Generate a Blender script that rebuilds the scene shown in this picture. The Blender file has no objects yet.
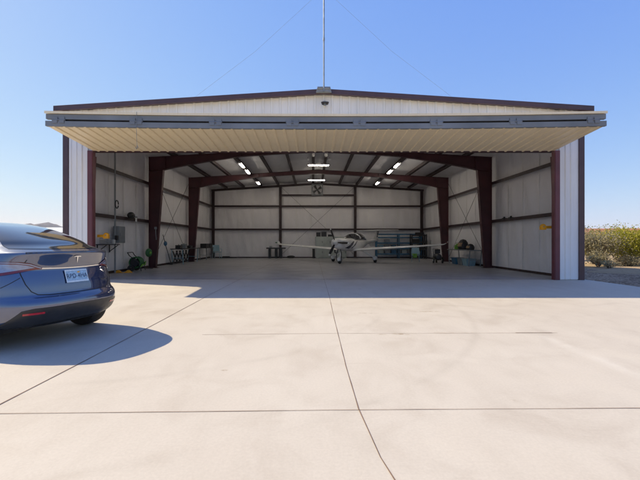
import bpy, bmesh, math, random
from mathutils import Vector, Matrix
R = math.radians
random.seed(7)
S = bpy.context.scene
COL = S.collection

# ------------------------------------------------------------------ helpers
class MB:
    """collects faces of one mesh"""
    def __init__(s):
        s.v = []; s.f = []; s.m = []
    def add(s, vs, fs, mi=0):
        o = len(s.v)
        s.v += [tuple(p) for p in vs]
        for f in fs:
            s.f.append([i + o for i in f]); s.m.append(mi)
    def box(s, x0, x1, y0, y1, z0, z1, mi=0):
        s.add([(x0,y0,z0),(x1,y0,z0),(x1,y1,z0),(x0,y1,z0),(x0,y0,z1),(x1,y0,z1),(x1,y1,z1),(x0,y1,z1)],
              [(0,3,2,1),(4,5,6,7),(0,1,5,4),(1,2,6,5),(2,3,7,6),(3,0,4,7)], mi)
    def hexa(s, p, mi=0):
        s.add(p, [(0,3,2,1),(4,5,6,7),(0,1,5,4),(1,2,6,5),(2,3,7,6),(3,0,4,7)], mi)
    def bar(s, a, b, w, h, up=(0,0,1), mi=0):
        a = Vector(a); b = Vector(b); d = (b-a).normalized(); u = Vector(up)
        if abs(d.dot(u)) > .99: u = Vector((0,1,0))
        r = d.cross(u).normalized()*(w/2); u = r.cross(d).normalized()*(h/2)
        s.hexa([a-r-u, a+r-u, b+r-u, b-r-u, a-r+u, a+r+u, b+r+u, b-r+u], mi)
    def tube(s, pts, rad, n=8, mi=0, cap=True):
        pts = [Vector(p) for p in pts]
        rads = rad if isinstance(rad, (list, tuple)) else [rad]*len(pts)
        rings = []
        ref = None
        for i, p in enumerate(pts):
            d = (pts[min(i+1,len(pts)-1)] - pts[max(i-1,0)]).normalized()
            if ref is None:
                ref = Vector((0,0,1)) if abs(d.z) < .9 else Vector((1,0,0))
            r = d.cross(ref).normalized(); u = r.cross(d).normalized(); ref = u
            rings.append([p + (r*math.cos(2*math.pi*k/n) + u*math.sin(2*math.pi*k/n))*rads[i] for k in range(n)])
        vs = [q for r_ in rings for q in r_]; fs = []
        for i in range(len(rings)-1):
            for k in range(n):
                a = i*n+k; b = i*n+(k+1)%n
                fs.append((a, b, b+n, a+n))
        if cap:
            fs.append(tuple(range(n-1,-1,-1))); fs.append(tuple(range((len(rings)-1)*n, len(rings)*n)))
        s.add(vs, fs, mi)
    def lathe(s, prof, c=(0,0,0), axis='z', n=24, mi=0):
        """prof: (radius, along)"""
        vs = []; fs = []
        for (r, a) in prof:
            for k in range(n):
                t = 2*math.pi*k/n
                if axis == 'z': p = (r*math.cos(t), r*math.sin(t), a)
                elif axis == 'x': p = (a, r*math.cos(t), r*math.sin(t))
                else: p = (r*math.sin(t), a, r*math.cos(t))
                vs.append((p[0]+c[0], p[1]+c[1], p[2]+c[2]))
        for i in range(len(prof)-1):
            for k in range(n):
                a = i*n+k; b = i*n+(k+1)%n
                fs.append((a, b, b+n, a+n))
        s.add(vs, fs, mi)
    def ball(s, c, rx, ry, rz, n=12, mi=0):
        vs = []; fs = []; m = n//2
        for i in range(m+1):
            t = math.pi*i/m
            for k in range(n):
                p = 2*math.pi*k/n
                vs.append((c[0]+rx*math.sin(t)*math.cos(p), c[1]+ry*math.sin(t)*math.sin(p), c[2]+rz*math.cos(t)))
        for i in range(m):
            for k in range(n):
                a = i*n+k; b = i*n+(k+1)%n
                fs.append((a, a+n, b+n, b))
        s.add(vs, fs, mi)
    def loft(s, rings, mi=0, cap=True, closed=True):
        n = len(rings[0]); vs = [q for r_ in rings for q in r_]; fs = []
        for i in range(len(rings)-1):
            for k in range(n if closed else n-1):
                a = i*n+k; b = i*n+(k+1)%n
                fs.append((a, b, b+n, a+n))
        if cap and closed:
            fs.append(tuple(range(n-1,-1,-1))); fs.append(tuple(range((len(rings)-1)*n, len(rings)*n)))
        s.add(vs, fs, mi)
    def build(s, name, mats, parent=None, smooth=False, bevel=0, fix=True):
        me = bpy.data.meshes.new(name)
        me.from_pydata(s.v, [], s.f)
        if not isinstance(mats, (list, tuple)): mats = [mats]
        for m in mats: me.materials.append(m)
        for p, mi in zip(me.polygons, s.m):
            p.material_index = mi
            p.use_smooth = bool(smooth)
        if fix:
            bm = bmesh.new(); bm.from_mesh(me)
            bmesh.ops.remove_doubles(bm, verts=bm.verts, dist=1e-5)
            bmesh.ops.recalc_face_normals(bm, faces=bm.faces)
            bm.to_mesh(me); bm.free()
        if smooth == 'auto':
            me.set_sharp_from_angle(angle=R(35))
        me.update()
        o = bpy.data.objects.new(name, me); COL.objects.link(o)
        if parent: o.parent = parent
        if bevel:
            b = o.modifiers.new('bevel', 'BEVEL'); b.width = bevel; b.segments = 2; b.limit_method = 'ANGLE'
        return o

def tag(o, label=None, cat=None, group=None, kind=None):
    if label: o['label'] = label
    if cat: o['category'] = cat
    if group: o['group'] = group
    if kind: o['kind'] = kind
    return o
def empty(name, loc=(0,0,0), rz=0, label=None, cat=None, group=None):
    o = bpy.data.objects.new(name, None); COL.objects.link(o)
    o.location = loc; o.rotation_euler = (0,0,rz); o.empty_display_size = .2
    return tag(o, label, cat, group)
def copy_tree(o, parent=None):
    c = o.copy(); COL.objects.link(c)
    if parent: c.parent = parent
    for ch in [x for x in S.objects if x.parent == o]:
        copy_tree(ch, c)
    return c

# ------------------------------------------------------------------ materials
def nodes(name):
    m = bpy.data.materials.new(name); m.use_nodes = True
    nt = m.node_tree; b = nt.nodes['Principled BSDF']
    return m, nt, b
def setp(b, **k):
    for n, v in k.items():
        b.inputs[n.replace('_', ' ')].default_value = v
def ramp(nt, fac, stops):
    r = nt.nodes.new('ShaderNodeValToRGB'); e = r.color_ramp.elements
    while len(e) < len(stops): e.new(.5)
    for el, (p, c) in zip(e, stops):
        el.position = p; el.color = (*c, 1) if len(c) == 3 else c
    nt.links.new(fac, r.inputs[0]); return r.outputs[0]
def noise(nt, co, scale, detail=4, rough=.55, dist=0, vec_scale=None):
    n = nt.nodes.new('ShaderNodeTexNoise'); n.inputs['Scale'].default_value = scale
    n.inputs['Detail'].default_value = detail; n.inputs['Roughness'].default_value = rough
    n.inputs['Distortion'].default_value = dist
    if vec_scale:
        mp = nt.nodes.new('ShaderNodeMapping'); mp.inputs['Scale'].default_value = vec_scale
        nt.links.new(co, mp.inputs[0]); co = mp.outputs[0]
    nt.links.new(co, n.inputs['Vector']); return n.outputs['Fac']
def coord(nt, kind='Object'):
    return nt.nodes.new('ShaderNodeTexCoord').outputs[kind]
def mixc(nt, fac, a, b, mode='MIX'):
    m = nt.nodes.new('ShaderNodeMix'); m.data_type = 'RGBA'; m.blend_type = mode
    for sock, val in ((m.inputs[0], fac), (m.inputs[6], a), (m.inputs[7], b)):
        if hasattr(val, 'links'): nt.links.new(val, sock)
        elif isinstance(val, (int, float)): sock.default_value = val
        else: sock.default_value = (*val, 1)
    return m.outputs[2]
def math_(nt, op, a, b=0.0, c=None, clamp=False):
    m = nt.nodes.new('ShaderNodeMath'); m.operation = op; m.use_clamp = clamp
    for i, v in enumerate((a, b, c)):
        if v is None: continue
        if hasattr(v, 'links'): nt.links.new(v, m.inputs[i])
        else: m.inputs[i].default_value = v
    return m.outputs[0]
def bump(nt, b, h, strength=.3, dist=.01, prev=None):
    n = nt.nodes.new('ShaderNodeBump'); n.inputs['Strength'].default_value = strength
    n.inputs['Distance'].default_value = dist
    nt.links.new(h, n.inputs['Height'])
    if prev: nt.links.new(prev, n.inputs['Normal'])
    nt.links.new(n.outputs[0], b.inputs['Normal']); return n.outputs[0]

def simple(name, c, rough=.5, metal=0, var=.25, scale=3.0, coat=0, spec=.5, bmp=0, bscale=60, emit=None, streak=False):
    """a base colour with uneven wear and roughness"""
    m, nt, b = nodes(name); co = coord(nt)
    n = noise(nt, co, scale, 5, .6, vec_scale=(1,1,.18) if streak else None)
    lo = tuple(x*(1-var) for x in c); hi = tuple(min(1, x*(1+var*.6)) for x in c)
    nt.links.new(ramp(nt, n, [(.3, lo), (.7, hi)]), b.inputs['Base Color'])
    n2 = noise(nt, co, scale*4, 4)
    rr = ramp(nt, n2, [(.3, (max(0,rough-.08),)*3), (.7, (min(1,rough+.1),)*3)])
    nt.links.new(rr, b.inputs['Roughness'])
    setp(b, Metallic=metal, Coat_Weight=coat, Specular_IOR_Level=spec)
    if bmp: bump(nt, b, noise(nt, co, bscale, 3), bmp, .005)
    if emit:
        b.inputs['Emission Color'].default_value = (*emit[0], 1); b.inputs['Emission Strength'].default_value = emit[1]
    return m

def concrete_mat():
    m, nt, b = nodes('concrete'); co = coord(nt)
    big = noise(nt, co, .22, 5, .55, .4)
    c = ramp(nt, big, [(.3, (.505,.445,.375)), (.5, (.53,.472,.40)), (.7, (.555,.50,.428))])
    mid = noise(nt, co, 1.3, 6, .65, .8)
    c = mixc(nt, 1.0, c, ramp(nt, mid, [(.28, (.91,.89,.87)), (.5, (1,1,1)), (.75, (1.03,1.03,1.03))]), 'MULTIPLY')
    st = noise(nt, co, 2.6, 8, .7, .5, vec_scale=(1.0,.28,1))           # broom / trowel smears
    c = mixc(nt, 1.0, c, ramp(nt, st, [(.33, (.955,.95,.945)), (.55, (1,1,1))]), 'MULTIPLY')
    fine = noise(nt, co, 45, 4, .7)
    c = mixc(nt, 1.0, c, ramp(nt, fine, [(.3, (.93,.93,.93)), (.7, (1.04,1.04,1.04))]), 'MULTIPLY')
    # dark oil drops
    vo = nt.nodes.new('ShaderNodeTexVoronoi'); vo.inputs['Scale'].default_value = .55
    wob = nt.nodes.new('ShaderNodeMixRGB'); wob.blend_type = 'ADD'; wob.inputs[0].default_value = .06
    nz = nt.nodes.new('ShaderNodeTexNoise'); nz.inputs['Scale'].default_value = 6
    nt.links.new(co, nz.inputs['Vector']); nt.links.new(co, wob.inputs[1]); nt.links.new(nz.outputs['Color'], wob.inputs[2])
    nt.links.new(wob.outputs[0], vo.inputs['Vector'])
    c = mixc(nt, ramp(nt, vo.outputs['Distance'], [(.018, (.35,.35,.35)), (.05, (0,0,0))]), c, (.20,.155,.11))
    # brown stains and one paler trowelled band
    for (x, y, rx, ry, amt) in ((2.25,7.15,.35,.06,.5),(1.05,7.0,.28,.05,.4),(1.32,5.42,.16,.06,.55),(1.02,5.40,.10,.04,.5),(2.1,5.5,.5,.05,.25),(-.9,3.9,.05,.03,.6),(1.72,3.15,.05,.03,.5)):
        mp = nt.nodes.new('ShaderNodeMapping'); mp.inputs['Location'].default_value = (-x/rx, -y/ry, 0); mp.inputs['Scale'].default_value = (1/rx, 1/ry, 1)
        nt.links.new(wob.outputs[0], mp.inputs[0])
        ln = nt.nodes.new('ShaderNodeVectorMath'); ln.operation = 'LENGTH'; nt.links.new(mp.outputs[0], ln.inputs[0])
        f = math_(nt, 'MULTIPLY', math_(nt, 'SUBTRACT', 1.0, ln.outputs['Value'], clamp=True), amt*1.6, clamp=True)
        f = math_(nt, 'MULTIPLY', f, ramp(nt, noise(nt, co, 14, 4), [(.4,(0,0,0)),(.6,(1,1,1))]))
        c = mixc(nt, f, c, (.25,.18,.10))
    sxyz = nt.nodes.new('ShaderNodeSeparateXYZ'); nt.links.new(co, sxyz.inputs[0])
    f = math_(nt, 'SUBTRACT', 1.0, math_(nt, 'DIVIDE', math_(nt, 'ABSOLUTE', math_(nt, 'SUBTRACT', sxyz.outputs[0], 3.28)), .14), clamp=True)
    f = math_(nt, 'MULTIPLY', f, math_(nt, 'MULTIPLY', math_(nt, 'LESS_THAN', sxyz.outputs[1], 5.3), .45))
    f = math_(nt, 'MULTIPLY', f, ramp(nt, noise(nt, co, 3, 5), [(.35,(.2,.2,.2)),(.6,(1,1,1))]))
    c = mixc(nt, f, c, (.62,.57,.50))
    # hairline crazing
    vc = nt.nodes.new('ShaderNodeTexVoronoi'); vc.feature = 'DISTANCE_TO_EDGE'; vc.inputs['Scale'].default_value = .42
    nt.links.new(wob.outputs[0], vc.inputs['Vector'])
    f = math_(nt, 'MULTIPLY', ramp(nt, vc.outputs['Distance'], [(.0,(1,1,1)),(.004,(0,0,0))]), ramp(nt, noise(nt, co, .35, 3), [(.55,(0,0,0)),(.68,(.4,.4,.4))]))
    c = mixc(nt, f, c, (.28,.22,.16))
    # faint tyre arcs: rings round far centres
    for (cx, cy, rad, wid, amt) in ((-3.2,8.0,4.6,.09,.10),(-3.2,8.0,6.15,.09,.10),(8.5,2.5,4.4,.10,.09),(3.5,9.6,1.9,.08,.10),(8.5,2.5,5.9,.1,.08)):
        sx = nt.nodes.new('ShaderNodeVectorMath'); sx.operation = 'DISTANCE'
        nt.links.new(co, sx.inputs[0]); sx.inputs[1].default_value = (cx, cy, 0)
        d = math_(nt, 'ABSOLUTE', math_(nt, 'SUBTRACT', sx.outputs['Value'], rad))
        f = math_(nt, 'MULTIPLY', math_(nt, 'SUBTRACT', 1.0, math_(nt, 'DIVIDE', d, wid), clamp=True), amt)
        f = math_(nt, 'MULTIPLY', f, ramp(nt, noise(nt, co, .9, 5), [(.42,(0,0,0)),(.6,(1.6,1.6,1.6))]))
        c = mixc(nt, f, c, (.26,.22,.18))
    nt.links.new(c, b.inputs['Base Color'])
    nt.links.new(ramp(nt, mid, [(.3, (.62,)*3), (.7, (.82,)*3)]), b.inputs['Roughness'])
    setp(b, Specular_IOR_Level=.35)
    bump(nt, b, fine, .25, .003)
    return m

def dirt_mat():
    m, nt, b = nodes('desert dirt'); co = coord(nt)
    c = ramp(nt, noise(nt, co, .09, 6, .6, .6), [(.3, (.34,.24,.14)), (.55, (.44,.33,.21)), (.75, (.50,.39,.26))])
    c = mixc(nt, 1, c, ramp(nt, noise(nt, co, 9, 6, .7), [(.3, (.7,.68,.66)), (.6, (1.05,1.05,1.05))]), 'MULTIPLY')
    nt.links.new(c, b.inputs['Base Color']); setp(b, Roughness=.95, Specular_IOR_Level=.1)
    bump(nt, b, noise(nt, co, 7, 8, .7), .8, .08)
    return m
def gravel_mat():
    m, nt, b = nodes('gravel'); co = coord(nt)
    vo = nt.nodes.new('ShaderNodeTexVoronoi'); vo.inputs['Scale'].default_value = 16
    nt.links.new(co, vo.inputs['Vector'])
    sp = nt.nodes.new('ShaderNodeSeparateColor'); nt.links.new(vo.outputs['Color'], sp.inputs[0])
    c = ramp(nt, sp.outputs[0], [(.1, (.17,.115,.075)), (.5, (.31,.215,.145)), (.9, (.46,.35,.25))])
    c = mixc(nt, 1, c, ramp(nt, noise(nt, co, .8, 5), [(.3, (.7,.68,.66)), (.65, (1.05,1.05,1.05))]), 'MULTIPLY')
    nt.links.new(c, b.inputs['Base Color']); setp(b, Roughness=.9, Specular_IOR_Level=.2)
    bump(nt, b, math_(nt, 'SUBTRACT', 1.0, vo.outputs['Distance']), .9, .04)
    return m
def insulation_mat():
    """white vinyl-faced blanket, wrinkled, with taped vertical laps"""
    m, nt, b = nodes('vinyl insulation'); co = coord(nt)
    n = noise(nt, co, .9, 5, .6)
    c = ramp(nt, n, [(.3, (.71,.70,.71)), (.55, (.74,.73,.74)), (.75, (.77,.76,.77))])
    c = mixc(nt, 1, c, ramp(nt, noise(nt, co, 5, 5, .7, .5, vec_scale=(1,1,.15)), [(.25,(.985,.98,.975)),(.55,(1,1,1))]), 'MULTIPLY')
    nt.links.new(c, b.inputs['Base Color']); setp(b, Roughness=.52, Specular_IOR_Level=.45)
    w = noise(nt, co, 2.2, 4, .6, 1.0, vec_scale=(1.2,1.2,.5))
    bump(nt, b, w, .35, .10)
    return m
def panel_mat(name, c, dirt=.15, rough=.38):
    m, nt, b = nodes(name); co = coord(nt)
    n = noise(nt, co, .7, 5, .6, .3, vec_scale=(1.6,1.6,.3))
    cc = ramp(nt, n, [(.3, tuple(x*(1-dirt) for x in c)), (.65, c)])
    dz = noise(nt, co, 14, 5, .7, vec_scale=(1,1,.06))
    cc = mixc(nt, 1, cc, ramp(nt, dz, [(.25, (.93,.91,.88)), (.5, (1,1,1))]), 'MULTIPLY')
    nt.links.new(cc, b.inputs['Base Color'])
    nt.links.new(ramp(nt, n, [(.3,(rough+.12,)*3),(.7,(rough,)*3)]), b.inputs['Roughness'])
    bump(nt, b, noise(nt, co, 3, 3, .5), .15, .01)
    return m
def paint_mat():
    m, nt, b = nodes('blue metallic paint'); co = coord(nt)
    fl = noise(nt, co, 2.5, 3)
    c = ramp(nt, fl, [(.3, (.003,.024,.095)), (.7, (.004,.032,.125))])
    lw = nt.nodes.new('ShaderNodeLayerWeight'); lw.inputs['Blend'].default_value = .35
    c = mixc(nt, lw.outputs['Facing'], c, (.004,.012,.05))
    nt.links.new(c, b.inputs['Base Color'])
    dust = noise(nt, co, 5, 6, .7)
    nt.links.new(ramp(nt, dust, [(.3, (.33,)*3), (.7, (.42,)*3)]), b.inputs['Roughness'])
    setp(b, Metallic=.4, Coat_Weight=1.0, Coat_Roughness=.03, Coat_IOR=2.3)
    return m
def foliage_mat(name, c1, c2, c3):
    m, nt, b = nodes(name)
    oi = nt.nodes.new('ShaderNodeNewGeometry')
    co = coord(nt)
    f = math_(nt, 'ADD', math_(nt, 'MULTIPLY', oi.outputs['Random Per Island'], .6), math_(nt, 'MULTIPLY', noise(nt, co, 1.6, 3), .4))
    nt.links.new(ramp(nt, f, [(.2, c1), (.5, c2), (.8, c3)]), b.inputs['Base Color'])
    setp(b, Roughness=.7, Specular_IOR_Level=.2, Transmission_Weight=0)
    tr = nt.nodes.new('ShaderNodeBsdfTranslucent'); nt.links.new(ramp(nt, f, [(.2, c1), (.5, c2), (.8, c3)]), tr.inputs[0])
    mx = nt.nodes.new('ShaderNodeMixShader'); mx.inputs[0].default_value = .42
    out = nt.nodes['Material Output']
    nt.links.new(b.outputs[0], mx.inputs[1]); nt.links.new(tr.outputs[0], mx.inputs[2]); nt.links.new(mx.outputs[0], out.inputs[0])
    return m
def hill_mat():
    m, nt, b = nodes('desert mountain'); co = coord(nt)
    c = ramp(nt, noise(nt, co, .008, 7, .65, .5), [(.35, (.15,.14,.14)), (.65, (.26,.22,.19))])
    nt.links.new(c, b.inputs['Base Color']); setp(b, Roughness=1, Specular_IOR_Level=0)
    return m
def tile_mat():
    m, nt, b = nodes('terracotta tile'); co = coord(nt)
    c = ramp(nt, noise(nt, co, 3, 6, .7), [(.3, (.36,.12,.06)), (.7, (.55,.24,.14))])
    w = nt.nodes.new('ShaderNodeTexWave'); w.inputs['Scale'].default_value = 2.2; w.bands_direction = 'X'
    nt.links.new(co, w.inputs['Vector'])
    c = mixc(nt, 1, c, ramp(nt, w.outputs['Fac'], [(.1,(.7,.7,.7)),(.5,(1,1,1))]), 'MULTIPLY')
    nt.links.new(c, b.inputs['Base Color']); setp(b, Roughness=.85)
    bump(nt, b, w.outputs['Fac'], .8, .05)
    return m

M = {}
M['concrete'] = concrete_mat(); M['dirt'] = dirt_mat(); M['gravel'] = gravel_mat()
M['insul'] = insulation_mat()
M['white_panel'] = panel_mat('white wall panel', (.82,.82,.80))
M['cream_panel'] = panel_mat('cream door panel', (.88,.75,.51), .08)
M['joint'] = simple('joint sealant', (.20,.125,.085), .9, var=.5, scale=2)
M['trim'] = simple('dark brown trim', (.075,.042,.048), .38, var=.2, scale=2)
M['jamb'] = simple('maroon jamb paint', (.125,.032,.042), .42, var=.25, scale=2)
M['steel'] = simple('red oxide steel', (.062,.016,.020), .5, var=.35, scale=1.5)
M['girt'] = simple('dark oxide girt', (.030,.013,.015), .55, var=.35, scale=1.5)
M['galv'] = simple('weathered galvanized steel', (.30,.33,.35), .5, .55, var=.35, scale=5)
M['rail'] = simple('dull grey door steel', (.21,.225,.235), .55, .25, var=.22, scale=1.2)
M['black'] = simple('black plastic', (.012,.012,.013), .5, var=.3)
M['blackmetal'] = simple('black painted metal', (.018,.018,.02), .45, var=.3)
M['rubber'] = simple('rubber', (.018,.017,.017), .8, var=.35, scale=12, bmp=.3)
M['rim'] = simple('dark alloy', (.09,.09,.095), .35, .8, var=.2)
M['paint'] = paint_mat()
M['glass'] = simple('dark tinted glass', (.006,.008,.012), .02, var=.1, coat=1, spec=.9)
M['chrome'] = simple('brushed chrome', (.72,.72,.74), .18, 1, var=.08)
M['red_lens'] = simple('red lens', (.15,.005,.008), .12, var=.2, scale=20, coat=1)
M['clear_lens'] = simple('clear lens', (.26,.30,.40), .15, .3, var=.2, scale=25, coat=1)
M['reflector'] = simple('red reflector', (.45,.01,.02), .2, var=.2, scale=30, coat=1)
M['diffuser'] = simple('satin black bumper plastic', (.020,.021,.023), .38, var=.3, scale=6, spec=.6)
M['plate'] = simple('licence plate white blue', (.62,.74,.82), .45, var=.12, scale=18)
M['plate_sky'] = simple('licence plate blue band', (.34,.52,.68), .45, var=.3, scale=30)
M['ink'] = simple('dark blue ink', (.015,.03,.09), .5)
M['plane_white'] = simple('white gelcoat', (.80,.80,.78), .18, var=.06, scale=2, coat=.6)
M['navy'] = simple('navy stripe paint', (.012,.018,.045), .2, coat=.6)
M['white'] = simple('white enamel', (.75,.75,.72), .4, var=.1)
M['grey'] = simple('grey enamel', (.20,.22,.23), .45, var=.2)
M['cabinet'] = simple('pale green grey enamel', (.34,.38,.36), .45, var=.18, scale=2)
M['blue'] = simple('blue enamel', (.03,.12,.22), .45, var=.25)
M['lightblue'] = simple('light blue plastic', (.22,.36,.43), .5, var=.15)
M['yellow'] = simple('safety yellow paint', (.80,.36,.012), .5, var=.2, scale=6)
M['green'] = simple('green plastic', (.02,.12,.035), .5, var=.3, scale=6)
M['lime'] = simple('lime green plastic', (.14,.34,.04), .5, var=.3, scale=6)
M['wood'] = simple('raw plywood', (.36,.24,.13), .7, var=.35, scale=4)
M['lamp'] = simple('lit tube lamp', (.8,.75,.6), .4, var=.02, emit=((1.0,.90,.78), 42.0))
M['stem'] = simple('twig bark', (.14,.10,.075), .9, var=.4, scale=10)
M['leaf_yellow'] = foliage_mat('creosote leaves', (.20,.19,.02), (.36,.33,.035), (.50,.44,.07))
M['leaf_olive'] = foliage_mat('olive scrub leaves', (.16,.16,.04), (.29,.27,.07), (.42,.37,.13))
M['leaf_grey'] = foliage_mat('dry grey scrub', (.23,.19,.10), (.37,.32,.18), (.52,.45,.28))
M['leaf_green'] = foliage_mat('mesquite leaves', (.10,.12,.03), (.18,.20,.05), (.28,.28,.08))
M['hill'] = hill_mat(); M['tile'] = tile_mat()
M['stucco'] = simple('tan stucco', (.50,.42,.33), .9, var=.12, scale=2, bmp=.3)

# ------------------------------------------------------------------ setting: ground
CX = .375          # centre of the hangar across
FY = 13.06         # its front wall
HW, DEP = 9.15, 18.29

def sheet(name, x0, x1, y0, y1, z, mat, nx=1, ny=1, zf=None):
    mb = MB(); vs = []; fs = []
    for j in range(ny+1):
        for i in range(nx+1):
            x = x0+(x1-x0)*i/nx; y = y0+(y1-y0)*j/ny
            vs.append((x, y, z + (zf(x,y) if zf else 0)))
    for j in range(ny):
        for i in range(nx):
            a = j*(nx+1)+i; fs.append((a, a+1, a+nx+2, a+nx+1))
    mb.add(vs, fs); o = mb.build(name, mat, fix=False); return tag(o, kind='structure')

# ground: fine near, coarse far, one sheet
def ground():
    xs = [-6000,-3000,-1000,-300,-120,-60] + list(range(-40,61,2)) + [80,140,300,1000,3000,6000]
    ys = [-6000,-2000,-400,-100,-40] + list(range(-20,61,2)) + [80,140,300,1000,3000,6000]
    def zf(x, y):
        z = -.14
        if -40 < x < 60 and -20 < y < 60 and (x > 13 or y > 34 or x < -30):
            z += .05*math.sin(x*.9+y*.4)+.05*math.sin(y*.7-x*.3)
        if x >= 15 and x < 60: z += .16
        return z
    mb = MB(); nx = len(xs)
    vs = [(x, y, zf(x, y)) for y in ys for x in xs]
    fs = [(j*nx+i, j*nx+i+1, (j+1)*nx+i+1, (j+1)*nx+i) for j in range(len(ys)-1) for i in range(nx-1)]
    mb.add(vs, fs); o = mb.build('ground', M['dirt'], smooth=True, fix=False); tag(o, kind='structure')
ground()
AX0, AX1 = -26.0, 9.75
mb = MB(); mb.box(AX0, AX1, -14, FY+DEP+.4, -.2, 0)
tag(mb.build('concrete_apron', M['concrete'], bevel=.02), kind='structure')
sheet('gravel', AX1, 15.6, -14, 45, -.07, M['gravel'], 20, 60, lambda x, y: .05*math.sin(x*1.7)*math.cos(y*1.1)+.03*math.sin(y*3.1+x))

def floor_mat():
    m, nt, b = nodes('grey floor concrete'); co = coord(nt)
    c = ramp(nt, noise(nt, co, .35, 6, .6, .5), [(.3, (.31,.31,.32)), (.55, (.365,.365,.375)), (.75, (.40,.40,.405))])  # greyer and darker than the apron concrete
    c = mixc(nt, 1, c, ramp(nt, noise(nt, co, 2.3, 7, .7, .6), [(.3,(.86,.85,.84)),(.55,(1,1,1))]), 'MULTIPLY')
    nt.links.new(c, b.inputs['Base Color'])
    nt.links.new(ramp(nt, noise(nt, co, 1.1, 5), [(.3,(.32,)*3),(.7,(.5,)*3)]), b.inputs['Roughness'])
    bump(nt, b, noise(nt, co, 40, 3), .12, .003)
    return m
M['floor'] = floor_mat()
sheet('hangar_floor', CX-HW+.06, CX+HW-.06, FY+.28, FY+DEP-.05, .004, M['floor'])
# joints: thin strips of sealant / saw cuts
def strip(name, pts, w, z=.004, mat='joint', wob=0):
    mb = MB(); P = []
    for (a, b) in zip(pts[:-1], pts[1:]):
        n = max(1, int((Vector(b)-Vector(a)).length/.25))
        for k in range(n):
            t = k/n; P.append(Vector((a[0]+(b[0]-a[0])*t, a[1]+(b[1]-a[1])*t)))
    P.append(Vector(pts[-1]))
    L = []; Rr = []
    for i, p in enumerate(P):
        d = (P[min(i+1,len(P)-1)]-P[max(i-1,0)]).normalized(); nrm = Vector((-d.y, d.x))
        ww = w*(.7+.6*random.random()) if wob else w
        o = nrm*(random.uniform(-wob, wob))
        L.append((p.x+nrm.x*ww/2+o.x, p.y+nrm.y*ww/2+o.y, z)); Rr.append((p.x-nrm.x*ww/2+o.x, p.y-nrm.y*ww/2+o.y, z))
    n = len(P)
    mb.add(L+Rr, [(i, n+i, n+i+1, i+1) for i in range(n-1)])
    return tag(mb.build(name, M[mat], fix=False), kind='structure')
def gpt(px, py):            # ground point seen at a photo pixel
    d = 1.34*370/(py-242.0); return ((px-313)*d/370.0, d)
strip('pavement_joint', [(.42,31.0),(.40,13.35)], .007, z=.008, wob=.001)
strip('pavement_joint', [(.40,13.33),(.40,12.5),(.40,9.0),(.37,6.5),(.36,4.81),(.355,4.0),(.365,2.97),(.42,2.3),(.465,2.05),(.52,1.0),(.55,-6)], .007, wob=.001)
strip('pavement_joint', [(-2.62,31),(-2.62,13.35)], .011, z=.008, wob=.001)
strip('pavement_joint', [(-2.62,13.33),(-2.62,9.4),(-2.58,6.2),(-2.57,4.2),(-2.58,3.0),(-2.6,0),(-2.6,-8)], .011, wob=.001)
strip('pavement_joint', [(-14,2.86),(-2.6,2.88),(.36,2.95),(4,3.0),(9.7,3.06)], .006, wob=.001)
strip('pavement_joint', [(-1.6,5.34),(.35,5.42),(2.0,5.42),(2.75,5.44),(3.6,5.45)], .006, z=.0045, wob=.002)
strip('pavement_joint', [(-8.7,13.3),(9.5,13.3)], .02, wob=.001)
strip('pavement_joint', [(-8.6,19.2),(9.3,19.2)], .014, z=.0085, wob=.001)
strip('pavement_joint', [(-8.6,25.3),(9.3,25.3)], .014, z=.0085, wob=.001)
strip('pavement_crack', [(2.98,5.447),(3.3,5.447),(3.52,5.45)], .014, z=.007, wob=.003)

# hills and far scrub
def hills():
    mb = MB(); n = 90; vs = []; fs = []
    rr = random.Random(3)
    ph = [rr.uniform(0, 6.28) for _ in range(8)]
    for j in range(7):
        for i in range(n+1):
            x = -7500 + 9000*i/n; t = j/6
            env = .85+.2*math.sin(x*.0011+ph[0])
            ridge = 185*env+75*math.exp(-((x+3330)/130)**2)+95*math.exp(-((x+3080)/150)**2)+60*math.exp(-((x+2700)/160)**2)+12*math.sin(x*.0052+ph[1])+20*math.sin(x*.013+ph[2])+11*math.sin(x*.031+ph[3])
            prof = math.sin(math.pi*t)**.8
            y = 3600+1500*t + 160*math.sin(x*.004+ph[4])
            vs.append((x, y, -4 + max(6, ridge)*prof*(1+.12*math.sin(x*.02+j*1.7))))
    for j in range(6):
        for i in range(n):
            a = j*(n+1)+i; fs.append((a, a+1, a+n+2, a+n+1))
    mb.add(vs, fs); o = mb.build('hills', M['hill'], smooth=True); tag(o, kind='structure')
hills()

# ------------------------------------------------------------------ hangar
hangar = empty('hangar', (CX, FY, 0), 0, 'large white metal aircraft hangar with maroon steel frame and raised front door', 'hangar')
ZE, ZR = 5.95, 6.53          # roof underside at the eave / ridge
def zroof(x): return ZR - (ZR-ZE)*abs(x)/HW
# ribbed sheet: profile along x
def rib_profile(x0, x1, pitch=.305, rib=.032, wid=.05):
    xs = [(x0, 0)]; k = math.ceil((x0+.05)/pitch)
    while k*pitch + .06 < x1:
        c = k*pitch
        xs += [(c-wid, 0), (c-wid*.55, rib), (c+wid*.55, rib), (c+wid, 0)]
        k += 1
    xs.append((x1, 0)); return xs
def ribbed_wall(mb, prof, y, z0, ztop, sgn=-1, th=.03, zmid=()):
    n = len(prof)
    for i in range(n-1):
        (xa, ha), (xb, hb) = prof[i], prof[i+1]
        mb.add([(xa, y+sgn*ha, z0), (xb, y+sgn*hb, z0), (xb, y+sgn*hb, ztop(xb)), (xa, y+sgn*ha, ztop(xa))], [(0,1,2,3)])
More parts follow.
